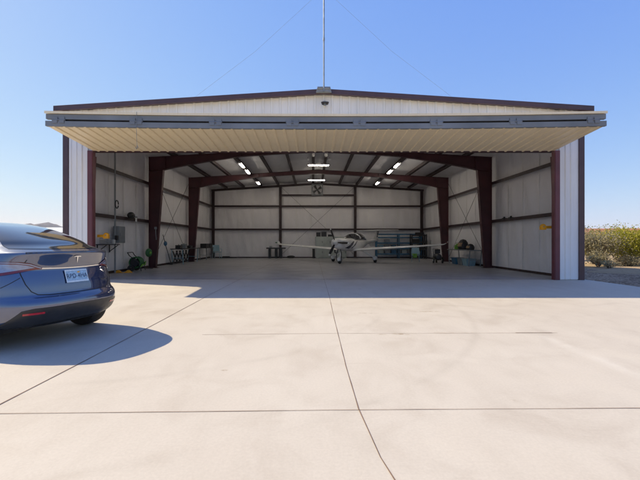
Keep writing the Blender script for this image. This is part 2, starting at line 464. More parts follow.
# front wall: gable and the two piers, as ribbed sheet in front of a solid backing
OPN = 8.12; HEAD = 4.56
mb = MB()
ribbed_wall(mb, rib_profile(-OPN-.02, OPN+.02), 0, HEAD, lambda x: zroof(x)-.002)
for s in (-1, 1):
    a, b = sorted((s*(OPN+.20), s*(HW-.16)))
    ribbed_wall(mb, rib_profile(a, b, .19), 0, 0.02, lambda x: zroof(x)-.002)
mb.add([(-HW+.02,.035,0),(-OPN-.22,.035,0),(-OPN-.22,.035,HEAD+.01),(-HW+.02,.035,HEAD+.01)], [(0,1,2,3)])
mb.add([(HW-.02,.035,0),(OPN+.22,.035,0),(OPN+.22,.035,HEAD+.01),(HW-.02,.035,HEAD+.01)], [(0,1,2,3)])
mb.add([(-HW+.02,.036,HEAD+.02),(HW-.02,.036,HEAD+.02),(HW-.02,.036,zroof(HW)),(0,.036,ZR),(-HW+.02,.036,zroof(HW))], [(0,1,2,3,4)])
mb.build('front_wall', M['white_panel'], hangar, fix=False)
# corner trims and jambs
for s in (-1, 1):
    mb = MB(); a, b = sorted((s*(HW-.16), s*(HW+.035))); mb.box(a, b, -.045, .25, 0, zroof(HW)-.01)
    mb.build('corner_trim', M['trim'], hangar, bevel=.008)
    mb = MB(); a, b = sorted((s*OPN, s*(OPN+.195))); mb.box(a, b, -.05, .12, 0, HEAD)
    a, b = sorted((s*(OPN+.02), s*(OPN+.06))); mb.box(a, b, -.065, -.05, .05, HEAD-.05)
    mb.build('door_jamb', M['jamb'], hangar, bevel=.006)
    # front frame column, tapered, behind the jamb
    mb = MB()
    for (z0, z1) in ((0, 4.4),):
        o0, o1 = s*8.85, s*8.85; i0, i1 = s*8.34, s*8.16
        mb.hexa([(i0,.13,z0),(o0,.13,z0),(o0,.26,z0),(i0,.26,z0),(i1,.13,z1),(o1,.13,z1),(o1,.26,z1),(i1,.26,z1)])
    mb.build('column', M['steel'], hangar, bevel=.006)
mb = MB(); mb.box(-8.6, 8.6, .13, .40, 4.58, 4.95)
mb.box(-8.1, 8.1, -.02, .125, HEAD+.0, HEAD+.07)
mb.build('door_header', M['steel'], hangar, bevel=.006)
# side and back walls: ribbed outside, insulation inside
def side_wall(s):
    mb = MB(); pr = rib_profile(.26, DEP-.05)
    for i in range(len(pr)-1):
        (ya, ha), (yb, hb) = pr[i], pr[i+1]
        xa, xb = s*(HW-.03+ha), s*(HW-.03+hb)
        mb.add([(xa,ya,0),(xb,yb,0),(xb,yb,ZE),(xa,ya,ZE)], [(0,1,2,3)])
    mb.build('side_wall', M['white_panel'], hangar, fix=False)
side_wall(-1); side_wall(1)
mb = MB()
ribbed_wall(mb, rib_profile(-HW, HW), DEP, 0, zroof, sgn=1); mb.build('back_wall', M['white_panel'], hangar, fix=False)

def blanket(name, P, U, V, ul, vt, nu, nv, seed, girts):
    """insulation sheet: bulges between laps along u and is pinched at the girts"""
    rr = random.Random(seed); N = Vector(U).cross(Vector(V)).normalized()
    mb = MB(); vs = []; fs = []
    amps = [rr.uniform(.6,1.2) for _ in range(200)]
    for j in range(nv+1):
        for i in range(nu+1):
            u = ul*i/nu; top = vt(u); v = top*j/nv
            k = u/1.22; fr = k-int(k); lap = min(fr, 1-fr)
            bulge = .055*math.sin(math.pi*fr)*amps[int(k)]
            pin = 1.0
            for g in girts: pin = min(pin, min(1.0, abs(v-g)/.45))
            d = bulge*pin*.9 + .012*math.sin(u*9+v*2.3+seed)*pin + (.02 if lap < .03 else 0)
            p = Vector(P)+Vector(U)*u+Vector(V)*v+N*d
            vs.append(p)
    for j in range(nv):
        for i in range(nu):
            a = j*(nu+1)+i; fs.append((a, a+1, a+nu+2, a+nu+1))
    mb.add(vs, fs); return mb.build(name, M['insul'], hangar, smooth=True, fix=False)
G1, G2 = 2.40, 4.35
blanket('insulation', (-HW+.06,.26,0), (0,1,0), (0,0,1), DEP-.3, lambda u: ZE, 150, 40, 1, (0,G1,G2,ZE))
blanket('insulation', (HW-.06,DEP-.04,0), (0,-1,0), (0,0,1), DEP-.3, lambda u: ZE, 150, 40, 2, (0,G1,G2,ZE))
blanket('insulation', (-HW+.06,DEP-.05,0), (1,0,0), (0,0,1), 2*HW-.12, lambda u: zroof(u-HW+.06), 150, 40, 3, (0,G1,G2))
# lap seams: pale tape where the blankets meet
def seams():
    for s in (-1, 1):
        mb = MB(); k = 1
        while k*1.22 < DEP-.5:
            y = (.26+k*1.22) if s < 0 else (DEP-.04-k*1.22)
            a, b = sorted((s*(HW-.087), s*(HW-.093)))
            mb.box(a, b, y-.022, y+.022, .12, ZE-.1); k += 1
        mb.build('lap_tape', M['white'], hangar)
    mb = MB(); k = 1
    while k*1.22 < 2*HW-.5:
        x = -HW+.06+k*1.22; mb.box(x-.022, x+.022, DEP-.083, DEP-.078, .12, zroof(x)-.1); k += 1
    mb.build('lap_tape', M['white'], hangar)
seams()
# roof
mb = MB()
ov = .22
for s in (-1, 1):
    xo = s*(HW+ov); zo = zroof(HW+ov)
    mb.hexa([(0,-.10,ZR+.06),(xo,-.10,zo+.06),(xo,DEP+.12,zo+.06),(0,DEP+.12,ZR+.06),(0,-.10,ZR+.10),(xo,-.10,zo+.10),(xo,DEP+.12,zo+.10),(0,DEP+.12,ZR+.10)])
    k = 0
    for k in range(60):
        y = .1+k*.305
        if y > DEP: break
        mb.bar((0,y,ZR+.115),(xo*.998,y,zo+.115), .05, .032)
mb.build('roof', M['white_panel'], hangar)
mb = MB()      # rake trim on the front gable and eave gutters
for s in (-1, 1):
    xo = s*(HW+ov+.04); zo = zroof(HW+ov)
    a = (0,-.155,ZR+.045); b = (xo,-.155,zo+.045)
    mb.hexa([(0,-.20,ZR-.035),(xo,-.20,zo-.035),(xo,-.105,zo-.035),(0,-.105,ZR-.035),(0,-.20,ZR+.145),(xo,-.20,zo+.145),(xo,-.105,zo+.145),(0,-.105,ZR+.145)])
mb.build('rake_trim', M['trim'], hangar, bevel=.012)
for s in (-1, 1):
    mb = MB(); a, b = sorted((s*(HW+ov-.02), s*(HW+ov+.11))); z = zroof(HW+ov)
    mb.box(a, b, -.1, DEP+.1, z-.06, z+.055); mb.build('gutter', M['trim'], hangar, bevel=.01)
for s in (-1, 1):
    mb = MB()
    vs = []; fs = []; nu, nv = 44, 24
    for j in range(nv+1):
        for i in range(nu+1):
            y = .3+(DEP-.4)*i/nu; x = s*(HW-.05)*j/nv
            vs.append((x, y, zroof(x)-.02-.035*abs(math.sin(x/1.45*math.pi))-.012*math.sin(y*5+x*3)))
    fs = [(j*(nu+1)+i, j*(nu+1)+i+1, (j+1)*(nu+1)+i+1, (j+1)*(nu+1)+i) for j in range(nv) for i in range(nu)]
    mb.add(vs, fs); mb.build('ceiling_insulation', M['insul'], hangar, smooth=True, fix=False)
# purlins
for s in (-1, 1):
    for xr in (.36, 1.81, 3.26, 4.71, 6.16, 7.61):
        mb = MB(); x = s*xr; z = zroof(x)-.06
        mb.box(x-.04, x+.04, .42, DEP-.15, z-.19, z); mb.box(x-.085, x+.085, .42, DEP-.15, z-.205, z-.192)
        mb.build('purlin', M['girt'], hangar)
# rigid frames: columns and rafters
KP = [(-8.85,5.0,5.72),(-8.10,5.06,5.76),(-7.6,5.18,5.79),(-6.4,5.40,5.86),(-5.4,5.57,5.92),(-4.1,5.76,6.02),(-2.0,5.90,6.15),(0,5.99,6.27)]
for fy in (6.10, 12.20):
    for s in (-1, 1):
        mb = MB()
        # I-section column: two flanges and web
        def quadcol(xo0, xi0, xo1, xi1, z0, z1, y0, y1):
            mb.hexa([(s*xi0,y0,z0),(s*xo0,y0,z0),(s*xo0,y1,z0),(s*xi0,y1,z0),(s*xi1,y0,z1),(s*xo1,y0,z1),(s*xo1,y1,z1),(s*xi1,y1,z1)])
        quadcol(8.84, 8.82, 8.84, 8.82, .0, 5.7, fy-.11, fy+.11)
        quadcol(8.51, 8.49, 8.12, 8.10, .0, 5.05, fy-.11, fy+.11)
        quadcol(8.82, 8.51, 8.82, 8.12, .0, 5.05, fy-.012, fy+.012)
        quadcol(8.9, 8.4, 8.9, 8.4, .0, .022, fy-.14, fy+.14)
        o = mb.build('column', M['steel'], hangar)
        mb = MB()
        for (a, b) in zip(KP[:-1], KP[1:]):
            xa, xb = -s*a[0], -s*b[0]
            for (za0, za1, zb0, zb1, hy) in ((a[1],a[1]+.02,b[1],b[1]+.02,.11),(a[2]-.02,a[2],b[2]-.02,b[2],.11),(a[1]+.02,a[2]-.02,b[1]+.02,b[2]-.02,.012)):
                mb.hexa([(xa,fy-hy,za0),(xb,fy-hy,zb0),(xb,fy+hy,zb0),(xa,fy+hy,za0),(xa,fy-hy,za1),(xb,fy-hy,zb1),(xb,fy+hy,zb1),(xa,fy+hy,za1)])
        for xs_ in (8.0, 4.1, .06):
            zb = [k for k in KP if abs(k[0]+xs_) < .2]
            za, zc = (zb[0][1], zb[0][2]) if zb else (5.9, 6.24)
            mb.box(min(s*xs_, s*(xs_+.02)), max(s*xs_, s*(xs_+.02)), fy-.10, fy+.10, za+.02, zc-.02)
        mb.build('rafter', M['steel'], hangar)
# end wall columns and beam
for x in (-8.78, -3.12, 3.18, 8.78):
    mb = MB(); zt = zroof(x)-.30
    mb.box(x-.10, x+.10, DEP-.30, DEP-.29, 0, zt); mb.box(x-.10, x+.10, DEP-.11, DEP-.10, 0, zt); mb.box(x-.008, x+.008, DEP-.29, DEP-.11, 0, zt)
    mb.build('column', M['girt'], hangar)
for s in (-1, 1):
    mb = MB(); xo = s*8.9
    mb.hexa([(0,DEP-.34,ZR-.36),(xo,DEP-.34,zroof(xo)-.36),(xo,DEP-.10,zroof(xo)-.36),(0,DEP-.10,ZR-.36),(0,DEP-.34,ZR-.22),(xo,DEP-.34,zroof(xo)-.22),(xo,DEP-.10,zroof(xo)-.22),(0,DEP-.10,ZR-.22)])
    mb.build('rafter', M['girt'], hangar)
# girts
for s in (-1, 1):
    for g in (G1, G2):
        for (y0, y1) in ((.38, 6.08), (6.12, 12.18), (12.22, DEP-.32)):
            mb = MB(); a, b = sorted((s*(HW-.10), s*(HW-.31)))
            mb.box(a, b, y0, y1, g-.008, g+.008); a, b = sorted((s*(HW-.31), s*(HW-.322))); mb.box(a, b, y0, y1, g-.075, g+.075)
            mb.build('girt', M['girt'], hangar)
    mb = MB(); a, b = sorted((s*(HW-.09), s*(HW-.14))); mb.box(a, b, .4, DEP-.3, .004, .10); mb.build('base_angle', M['girt'], hangar)
for (x0, x1, gs) in ((-8.68,-3.22,(G1,G2)), (-3.02,3.08,(G1,G2,5.27)), (3.28,8.68,(G1,G2))):
    for g in gs:
        mb = MB(); mb.box(x0, x1, DEP-.29, DEP-.09, g-.008, g+.008); mb.box(x0, x1, DEP-.302, DEP-.29, g-.07, g+.07)
        mb.build('girt', M['girt'], hangar)
mb = MB(); mb.box(-8.9, 8.9, DEP-.14, DEP-.085, .004, .09); mb.build('base_angle', M['girt'], hangar)
# bracing rods
def rod(a, b):
    mb = MB(); mb.tube([a, b], .011, 6); mb.build('bracing_rod', M['blackmetal'], hangar)
for s in (-1, 1):
    x = s*(HW-.36)
    rod((x,6.3,.25),(x,12.0,5.3)); rod((x+s*.02,12.0,.25),(x+s*.02,6.3,5.3))
rod((-3.0,DEP-.33,5.9),(3.05,DEP-.33,.3)); rod((3.05,DEP-.35,5.9),(-3.0,DEP-.35,.3))

# ------------------------------------------------------------------ bifold door (part of the hangar)
def sag(x): return -.085*(1-(x/8.13)**2)
def leaf(name, y0, z0, y1, z1, parent, th_sign, mat):
    """one folded leaf: ribbed skin from hinge (y0,z0) to front edge (y1,z1)"""
    mb = MB(); pr = rib_profile(-8.13, 8.13, .305, .03, .045); NY = 4
    n = len(pr)
    vs = []
    for j in range(NY+1):
        t = j/NY
        for (x, h) in pr:
            vs.append((x, y0+(y1-y0)*t, z0+(z1-z0)*t + sag(x)*(.25+.75*t) + th_sign*h))
    fs = [(j*n+i, j*n+i+1, (j+1)*n+i+1, (j+1)*n+i) for j in range(NY) for i in range(n-1)]
    mb.add(vs, fs); return mb.build(name, mat, parent, fix=False)
YF = 10.72-FY      # front edge, local y
door = leaf('bifold_door', -.02, 4.555, YF+.02, 4.73, hangar, -1, M['cream_panel'])
door['label'] = 'raised bifold door with cream ribbed underside'
leaf('upper_leaf', .06, 4.99, YF+.012, 5.09, door, 1, M['cream_panel'])
def rail(name, y, z0, z1, d, mat, parent, x0=-8.13, x1=8.13, w=.09, k=1.0):
    mb = MB(); N = 24; rings = []
    for i in range(N+1):
        x = x0+(x1-x0)*i/N; s_ = sag(x)*k
        rings.append([(x,y,z0+s_),(x,y+w,z0+s_),(x,y+w,z1+s_),(x,y,z1+s_)])
    mb.loft(rings); return mb.build(name, mat, parent)
rail('lower_rail', YF-.005, 4.705, 4.855, 0, M['rail'], door)
rail('upper_rail', YF+.02, 4.915, 5.065, 0, M['rail'], door)
rail('edge_trim', YF-.02, 5.068, 5.135, 0, M['cream_panel'], door, -8.15, 8.15, .03)
rail('gap_shade', YF+.12, 4.80, 5.05, 0, M['black'], door, -7.9, 7.9, .03)  # black strip added behind the rails as painted shade in their gap
rail('rear_rail', -.16, 4.60, 4.72, 0, M['galv'], door, k=.25)
rail('rear_rail', -.10, 4.86, 4.98, 0, M['galv'], door, k=.25)
# leaf ribs (end frames and intermediate trusses)
for x in (-8.08, -5.5, -3.2, -.97, .97, 3.2, 5.5, 8.08):
    mb = MB(); s0, s1 = sag(x), sag(x)*.25
    mb.hexa([(x-.03,YF+.16,4.80+s0),(x+.03,YF+.16,4.80+s0),(x+.03,-.17,4.63+s1),(x-.03,-.17,4.63+s1),(x-.03,YF+.16,4.855+s0),(x+.03,YF+.16,4.855+s0),(x+.03,-.17,4.69+s1),(x-.03,-.17,4.69+s1)])
    mb.hexa([(x-.03,YF+.16,4.95+s0),(x+.03,YF+.16,4.95+s0),(x+.03,-.11,4.88+s1),(x-.03,-.11,4.88+s1),(x-.03,YF+.16,5.03+s0),(x+.03,YF+.16,5.03+s0),(x+.03,-.11,4.96+s1),(x-.03,-.11,4.96+s1)])
    mb.build('door_rib', M['galv'], door)
for x in (-7.75,-5.5,-3.2,-.97,.97,3.2,5.5,7.75):
    mb = MB(); z = sag(x)
    for dx in (-.1, .1):
        mb.box(x+dx-.07, x+dx+.07, YF-.022, YF-.007, 4.79+z, 4.875+z)
        mb.box(x+dx-.07, x+dx+.07, YF-.003, YF+.018, 4.895+z, 4.975+z)
    mb.tube([(x-.19,YF+.005,4.885+z),(x+.19,YF+.005,4.885+z)], .022, 8)
    mb.build('hinge', M['rail'], door)
for x in (-5.47,):
    mb = MB(); mb.tube([(x,YF-.03,5.15+sag(x)),(x-.01,YF-.03,4.7),(x+.01,YF-.03,4.12)], .005, 6)
    mb.tube([(x+.01,YF-.03,4.12),(x+.035,YF-.03,4.07),(x+.0,YF-.03,4.03),(x-.03,YF-.03,4.08)], .012, 6)
    mb.build('pull_rope', M['grey'], door)

# ------------------------------------------------------------------ mast, flood light
mast = empty('antenna_mast', (CX+.0, FY-.02, ZR+.05), 0, 'tall thin steel mast standing on the roof ridge with two guy wires', 'antenna')
mb = MB(); mb.tube([(0,-.28,-.05),(0,-.28,3.55)], .026, 10); mb.tube([(0,-.28,1.7),(0,-.28,1.8)], .036, 10); mb.build('pole', M['galv'], mast, smooth='auto')
mb = MB(); mb.hexa([(-.27,-.26,-.07),(.27,-.26,-.07),(.27,.10,-.07),(-.27,.10,-.07),(-.22,-.26,.13),(.22,-.26,.13),(.22,.10,.17),(-.22,.10,.17)])
mb.box(-.17,.17,-.275,-.262,-.05,.05); mb.tube([(-.2,-.27,.06),(.2,-.27,.06)], .03, 8)
mb.build('base_bracket', M['rail'], mast, bevel=.01)
for s in (-1, 1):
    mb = MB(); mb.tube([(0,-.28,3.5),(s*2.4,-.02,1.45+.02),(s*4.72,.12,-.20)], .003, 5); mb.build('guy_wire', M['galv'], mast)
    mb = MB(); mb.box(s*4.72-.12,s*4.72+.12,.06,.18,-.235,-.19); mb.build('anchor', M['galv'], mast)
fl = empty('flood_light', (CX+.04, FY-.05, 6.16), 0, 'small dark flood light on the white gable below the ridge', 'light')
mb = MB(); mb.box(-.05,.05,-.04,.02,-.02,.12); mb.bar((0,-.03,.06),(0,-.2,.05),.03,.03); mb.build('bracket', M['grey'], fl)
for s in (-1, 1):
    mb = MB(); mb.lathe([(.0,.0),(.04,.01),(.065,.08),(.065,.092),(0,.085)], (s*.07,-.20,-.07), 'z', 14); mb.build('lamp_head', M['blackmetal'], fl, smooth='auto')

# ------------------------------------------------------------------ ceiling lights
def tube_light(loc, rz, label, n=2, L=1.2):
    t = empty('ceiling_light', loc, rz, label, 'ceiling light', 'tube lights under the hangar roof')
    mb = MB(); mb.hexa([(-L/2,-.11,-.022),(L/2,-.11,-.022),(L/2,.11,-.022),(-L/2,.11,-.022),(-L/2,-.045,.05),(L/2,-.045,.05),(L/2,.045,.05),(-L/2,.045,.05)])
    for sx in (-1, 1): mb.box(min(sx*(L/2-.02),sx*L/2),max(sx*(L/2-.02),sx*L/2),-.08,.08,-.075,-.024)
    mb.build('housing', M['white'], t, bevel=.005)
    for k in (-1, 1):
        mb = MB(); mb.tube([(-L/2+.03,k*.045,-.05),(L/2-.03,k*.045,-.05)], .016, 8); mb.build('tube', M['lamp'], t, smooth='auto')
    for x in (-L*.35, L*.35):
        mb = MB(); mb.tube([(x,0,.06),(x,0,.25)], .008, 6); mb.build('hanger', M['blackmetal'], t)
    return t
ZL = 5.98
for s, side in ((-1, 'left'), (1, 'right')):
    for i, (y, w) in enumerate(((22.0-FY, 'nearest the door'), (24.0-FY, 'second from the door'), (28.6-FY, 'nearest the back wall'))):
        tube_light((CX+s*4.62, FY+y, ZL-.05), R(90), 'lit tube light along the %s roof purlin, %s' % (side, w))
c1 = tube_light((CX-.05, FY+8.9, 5.93), 0, 'lit crosswise tube light under the ridge, front one with four small spot lamps off', L=1.25)
for (x, y) in ((-.62,-.9),(.62,-.9),(-.5,.8),(.5,.8)):
    mb = MB(); mb.lathe([(0,.0),(.07,.0),(.08,-.03),(.05,-.09),(0,-.1)], (x,y,.14), 'z', 12); mb.build('spot_lamp', M['white'], c1, smooth='auto')
    mb = MB(); mb.tube([(x,y,.12),(x,y,.25)],.012,6); mb.build('hanger', M['blackmetal'], c1)
tube_light((CX-.12, FY+14.2, 5.93), 0, 'lit crosswise tube light under the ridge, deeper in the hangar', L=1.25)

# wall fan on the back gable
fan = empty('wall_fan', (CX-.02, FY+DEP-.30, 5.72), 0, 'round exhaust fan in a square frame high on the back wall', 'fan')
mb = MB()
for (x0,x1,z0,z1) in ((-.47,.47,.41,.47),(-.47,.47,-.47,-.41),(-.47,-.41,-.41,.41),(.41,.47,-.41,.41)): mb.box(x0,x1,-.1,.1,z0,z1)
mb.build('frame', M['grey'], fan)
mb = MB(); mb.lathe([(.40,-.08),(.43,-.08),(.43,.08),(.40,.08),(.40,-.08)], (0,0,0), 'y', 28); mb.build('shroud', M['grey'], fan, smooth='auto')
for k in range(4):
    mb = MB(); a = R(90*k+35); d = Vector((math.cos(a),0,math.sin(a))); n = Vector((-d.z,0,d.x))
    P = [d*.07-n*.04, d*.38-n*.13, d*.38+n*.10, d*.07+n*.04]
    mb.hexa([p+Vector((0,-.03+.02*(i>1),0)) for i, p in enumerate(P)]+[p+Vector((0,-.015+.03*(i>1),0)) for i, p in enumerate(P)])
    mb.build('blade', M['blackmetal'], fan)
mb = MB(); mb.lathe([(0,-.09),(.08,-.08),(.09,.06),(0,.07)], (0,0,0), 'y', 14); mb.build('hub', M['blackmetal'], fan, smooth='auto')

# ------------------------------------------------------------------ things in the hangar
LX = CX-HW+.10     # left inner face
RX = CX+HW-.10
def yellow_box(x, z, s, label):
    t = empty('sensor_box', (x, FY+.45, z), 0, label, 'sensor box')
    mb = MB(); mb.lathe([(0,-.05),(.085,-.05),(.10,-.03),(.10,.03),(.085,.05),(0,.05)], (0,0,0), 'y', 20); mb.box(-.09,.09,-.055,.055,-.115,.02); mb.build('housing', M['yellow'], t, smooth='auto')
    mb = MB(); mb.box(min(0,-s*.02)-.0, max(0,-s*.02)+.02, -.02,.02,-.02,.02); mb.box(min(s*.095,s*.32),max(s*.095,s*.32),-.03,.03,-.07,.03); mb.build('bracket', M['yellow'], t)
    mb = MB(); mb.lathe([(0,-.075),(.03,-.07),(.035,-.05),(0,-.05)], (0,0,0), 'y', 14); mb.build('lens', M['wood'], t, smooth='auto')
    return t
yellow_box(CX-7.92, 1.58, -1, 'yellow safety sensor on a short arm on the left door column')
yellow_box(CX+8.02, 1.90, 1, 'yellow safety sensor on a short arm on the right door column')

# electrical panel with conduit
ep = empty('electrical_panel', (LX+.10, 16.15, 0), 0, 'grey electrical panel with conduit running up the left wall', 'electrical panel')
mb = MB(); mb.box(0,.24,-.27,.27,1.30,2.02); mb.build('cabinet', M['grey'], ep, bevel=.01)
mb = MB(); mb.box(.242,.255,-.24,.24,1.34,1.98); mb.box(.255,.275,-.2,-.17,1.6,1.72); mb.build('door', M['grey'], ep, bevel=.004)
mb = MB(); mb.tube([(.12,-.35,.02),(.12,-.35,5.5)], .035, 8); mb.tube([(.14,-.35,1.6),(.14,-.25,1.6)], .03, 8); mb.build('conduit', M['grey'], ep, smooth='auto')
mb = MB()
mb.tube([(.2+.0*k, -.35+.12*math.cos(k*.5), 2.95+.17*math.sin(k*.5)) for k in range(13)], .022, 6); mb.build('cable_coil', M['blackmetal'], ep, smooth='auto')
mb = MB(); mb.box(.16,.26,-.45,-.33,1.42,1.62); mb.build('switch_box', M['blackmetal'], ep, bevel=.01)
sh = empty('wall_shelf', (LX+.08, 15.15, 1.22), 0, 'small dark wall shelf beside the electrical panel', 'shelf')
mb = MB(); mb.box(0,.42,-.52,.52,0,.035); mb.build('board', M['blackmetal'], sh)
for y in (-.44,.44):
    mb = MB(); mb.bar((.02,y,-.32),(.02,y,0),.03,.03); mb.bar((.02,y,-.28),(.38,y,-.01),.025,.025); mb.build('bracket', M['blackmetal'], sh)
bk = empty('wire_basket', (LX+.28, 15.1, 1.26), 0, 'grey wire basket standing on the wall shelf', 'basket')
mb = MB()
for z in (.03,.13,.24):
    mb.tube([(-.14,-.3,z),(.14,-.3,z),(.14,.25,z),(-.14,.25,z),(-.14,-.3,z)], .008, 5)
for k in range(7):
    y = -.3+.55*k/6
    mb.tube([(-.14,y,.24),(-.14,y,.03),(.14,y,.03),(.14,y,.24)], .006, 5)
mb.build('basket', M['grey'], bk)
cup = MB(); cup.lathe([(0,0),(.06,0),(.07,.02),(.07,.17),(.06,.18),(0,.18)], (LX+.3,15.52,1.258), 'z', 16)
tag(cup.build('jar', M['white'], smooth='auto'), 'white jar on the wall shelf next to the grey panel', 'jar')
# cap on girt, white thermostat
hat = empty('cap', (LX+.32, 17.0, G1+.08), 0, 'dark cap lying on the left wall girt', 'cap')
mb = MB(); mb.ball((0,0,.08), .14,.26,.16, 14); mb.build('crown', M['black'], hat, smooth=True)
mb = MB(); mb.box(0,.2,-.22,.22,0,.03); mb.build('brim', M['black'], hat, bevel=.01)
ts = MB(); ts.box(LX+.235,LX+.27,17.55,17.68,G1-.1,G1+.14)
tag(ts.build('junction_box', M['white'], bevel=.01), 'small white box fixed to the left wall girt', 'junction box')
# green hose reel cart
hr = empty('hose_reel_cart', (LX+.52, 17.1, 0), R(8), 'green hose reel cart with black wheels by the left wall', 'hose reel')
mb = MB()
for k in range(7):
    mb.lathe([(.24+.03*math.cos(a*math.pi/4), -.24+.08*k+.035*math.sin(a*math.pi/4)) for a in range(9)], (0,0,.40), 'y', 20)
mb.build('hose', M['green'], hr, smooth=True)
for y in (-.30,.30):
    mb = MB(); mb.lathe([(0,-.015),(.17,-.015),(.18,0),(.17,.015),(0,.015)], (0,y,.40), 'y', 24); mb.build('reel_disc', M['blackmetal'], hr, smooth='auto')
for y in (-.38,.38):
    mb = MB(); mb.lathe([(.04,-.03),(.12,-.035),(.15,-.025),(.15,.025),(.12,.035),(.04,.03)], (-.12,y,.15), 'y', 18); mb.build('wheel', M['rubber'], hr, smooth='auto')
mb = MB(); mb.tube([(.30,-.30,.02),(.2,-.34,.4),(-.2,-.34,.72),(-.28,-.34,.86),(-.28,.34,.86),(-.2,.34,.72),(.2,.34,.4),(.30,.30,.02)], .02, 8); mb.build('handle', M['blackmetal'], hr, smooth='auto')
mb = MB(); mb.tube([(.26,-.28,.2),(.30,-.1,.3),(.34,.1,.28),(.32,.28,.42),(.2,.42,.3)], .03, 8); mb.build('loose_hose', M['lime'], hr, smooth=True)
# green pedestal fan
pf = empty('pedestal_fan', (LX+.42, 18.6, 0), R(70), 'dark green fan on a thin stand beside the maroon column', 'fan')
mb = MB(); mb.lathe([(0,0),(.2,0),(.2,.02),(.05,.05),(0,.05)], n=20); mb.tube([(0,0,.04),(0,0,.62)], .018, 8); mb.build('stand', M['blackmetal'], pf, smooth='auto')
mb = MB(); mb.lathe([(.02,-.10),(.13,-.09),(.21,-.02),(.21,.02),(.13,.07),(.02,.08)], (0,0,.80), 'y', 22); mb.build('cage', M['green'], pf, smooth='auto')
mb = MB(); mb.lathe([(0,-.13),(.06,-.12),(.06,-.09),(0,-.09)], (0,0,.80), 'y', 14); mb.build('hub', M['lime'], pf, smooth='auto')
# yellow chocks
ch = empty('wheel_chock', (LX+.45, 16.05, 0), R(15), 'pair of yellow wheel chocks joined by a rope by the left wall', 'wheel chock')
for dx in (-.2, .2):
    mb = MB(); w = .09
    mb.add([(dx-.17,-w,0),(dx+.17,-w,0),(dx+.17,w,0),(dx-.17,w,0),(dx-.03,-w,.12),(dx+.03,-w,.12),(dx+.03,w,.12),(dx-.03,w,.12)], [(0,3,2,1),(4,5,6,7),(0,1,5,4),(1,2,6,5),(2,3,7,6),(3,0,4,7)])
    mb.build('wedge', M['yellow'], ch, bevel=.01)
mb = MB(); mb.tube([(-.2,-.1,.06),(0,-.16,.02),(.2,-.1,.06)], .012, 6); mb.build('rope', M['yellow'], ch)
# tool on column (left frame 1)
hk = MB(); hk.tube([(CX-8.45,FY+5.96,2.05),(CX-8.45,FY+5.93,1.9),(CX-8.42,FY+5.93,1.45)], .018, 6); hk.box(CX-8.51,CX-8.40,FY+5.90,FY+5.97,2.0,2.12)
tag(hk.build('fire_hook', M['grey']), 'grey hand tool hanging on the first left maroon column', 'tool')

def folding_table(name, loc, rz, L, W, H, label, top, legm, cat='table'):
    t = empty(name, loc, rz, label, cat)
    mb = MB(); mb.box(-L/2,L/2,-W/2,W/2,H-.05,H); mb.build('tabletop', top, t, bevel=.008)
    for sx in (-1, 1):
        for sy in (-1, 1):
            mb = MB(); mb.bar((sx*(L/2-.12),sy*(W/2-.06),H-.05),(sx*(L/2-.28),sy*(W/2-.06),0),.04,.04); mb.build('leg', legm, t)
    for sx in (-1, 1):
        mb = MB(); mb.bar((sx*(L/2-.22),-W/2+.06,H*.4),(sx*(L/2-.22),W/2-.06,H*.4),.03,.03); mb.build('stretcher', legm, t)
    return t
folding_table('folding_table', (LX+.62, 23.4, 0), R(90), 3.2, .75, .95, 'dark topped work table with pale slanted legs along the left wall', M['blackmetal'], M['lightblue'])
for i, (y, h, w, m_, lab) in enumerate(((22.2,.20,.35,'blackmetal','dark lidded tool case at the near end of the left work table'),(23.1,.26,.3,'grey','grey tool case in the middle of the left work table'),(24.1,.16,.5,'black','low black tool tray at the far end of the left work table'))):
    t = empty('tool_case', (LX+.62, y, .951), R(90), lab, 'tool case')
    mb = MB(); mb.box(-w/2,w/2,-.15,.15,0,h*.7); mb.build('body', M[m_], t, bevel=.015)
    mb = MB(); mb.box(-w/2-.005,w/2+.005,-.155,.155,h*.7+.003,h); mb.build('lid', M[m_], t, bevel=.015)
    mb = MB(); mb.tube([(-.07,0,h),(-.06,0,h+.05),(.06,0,h+.05),(.07,0,h)], .01, 6); mb.build('handle', M['blackmetal'], t)
# crossed pieces stored under the table
mb = MB()
for k in range(5): mb.bar((LX+.35,22.1+.55*k,.15),(LX+.35,22.7+.55*k,.80),.05,.03)
for k in range(5): mb.bar((LX+.30,22.7+.55*k,.15),(LX+.30,22.1+.55*k,.80),.05,.03)
mb.bar((LX+.33,21.9,.12),(LX+.33,25,.12),.06,.06)
tag(mb.build('trestle', M['blackmetal']), 'black lattice trestle standing under the left work table', 'trestle')
st = empty('string_trimmer', (LX+.42, 21.0, 0), 0, 'thin dark string trimmer leaning against the left wall', 'garden tool')
mb = MB(); mb.tube([(0,.5,.1),(-.12,0,1.2),(-.16,-.25,1.75)], .02, 8); mb.build('shaft', M['blackmetal'], st)
mb = MB(); mb.ball((-.12,0,1.25),.09,.14,.14,12); mb.build('motor', M['blue'], st, smooth=True)
mb = MB(); mb.ball((0,.52,.08),.12,.12,.06,12); mb.build('head', M['blackmetal'], st, smooth=True)
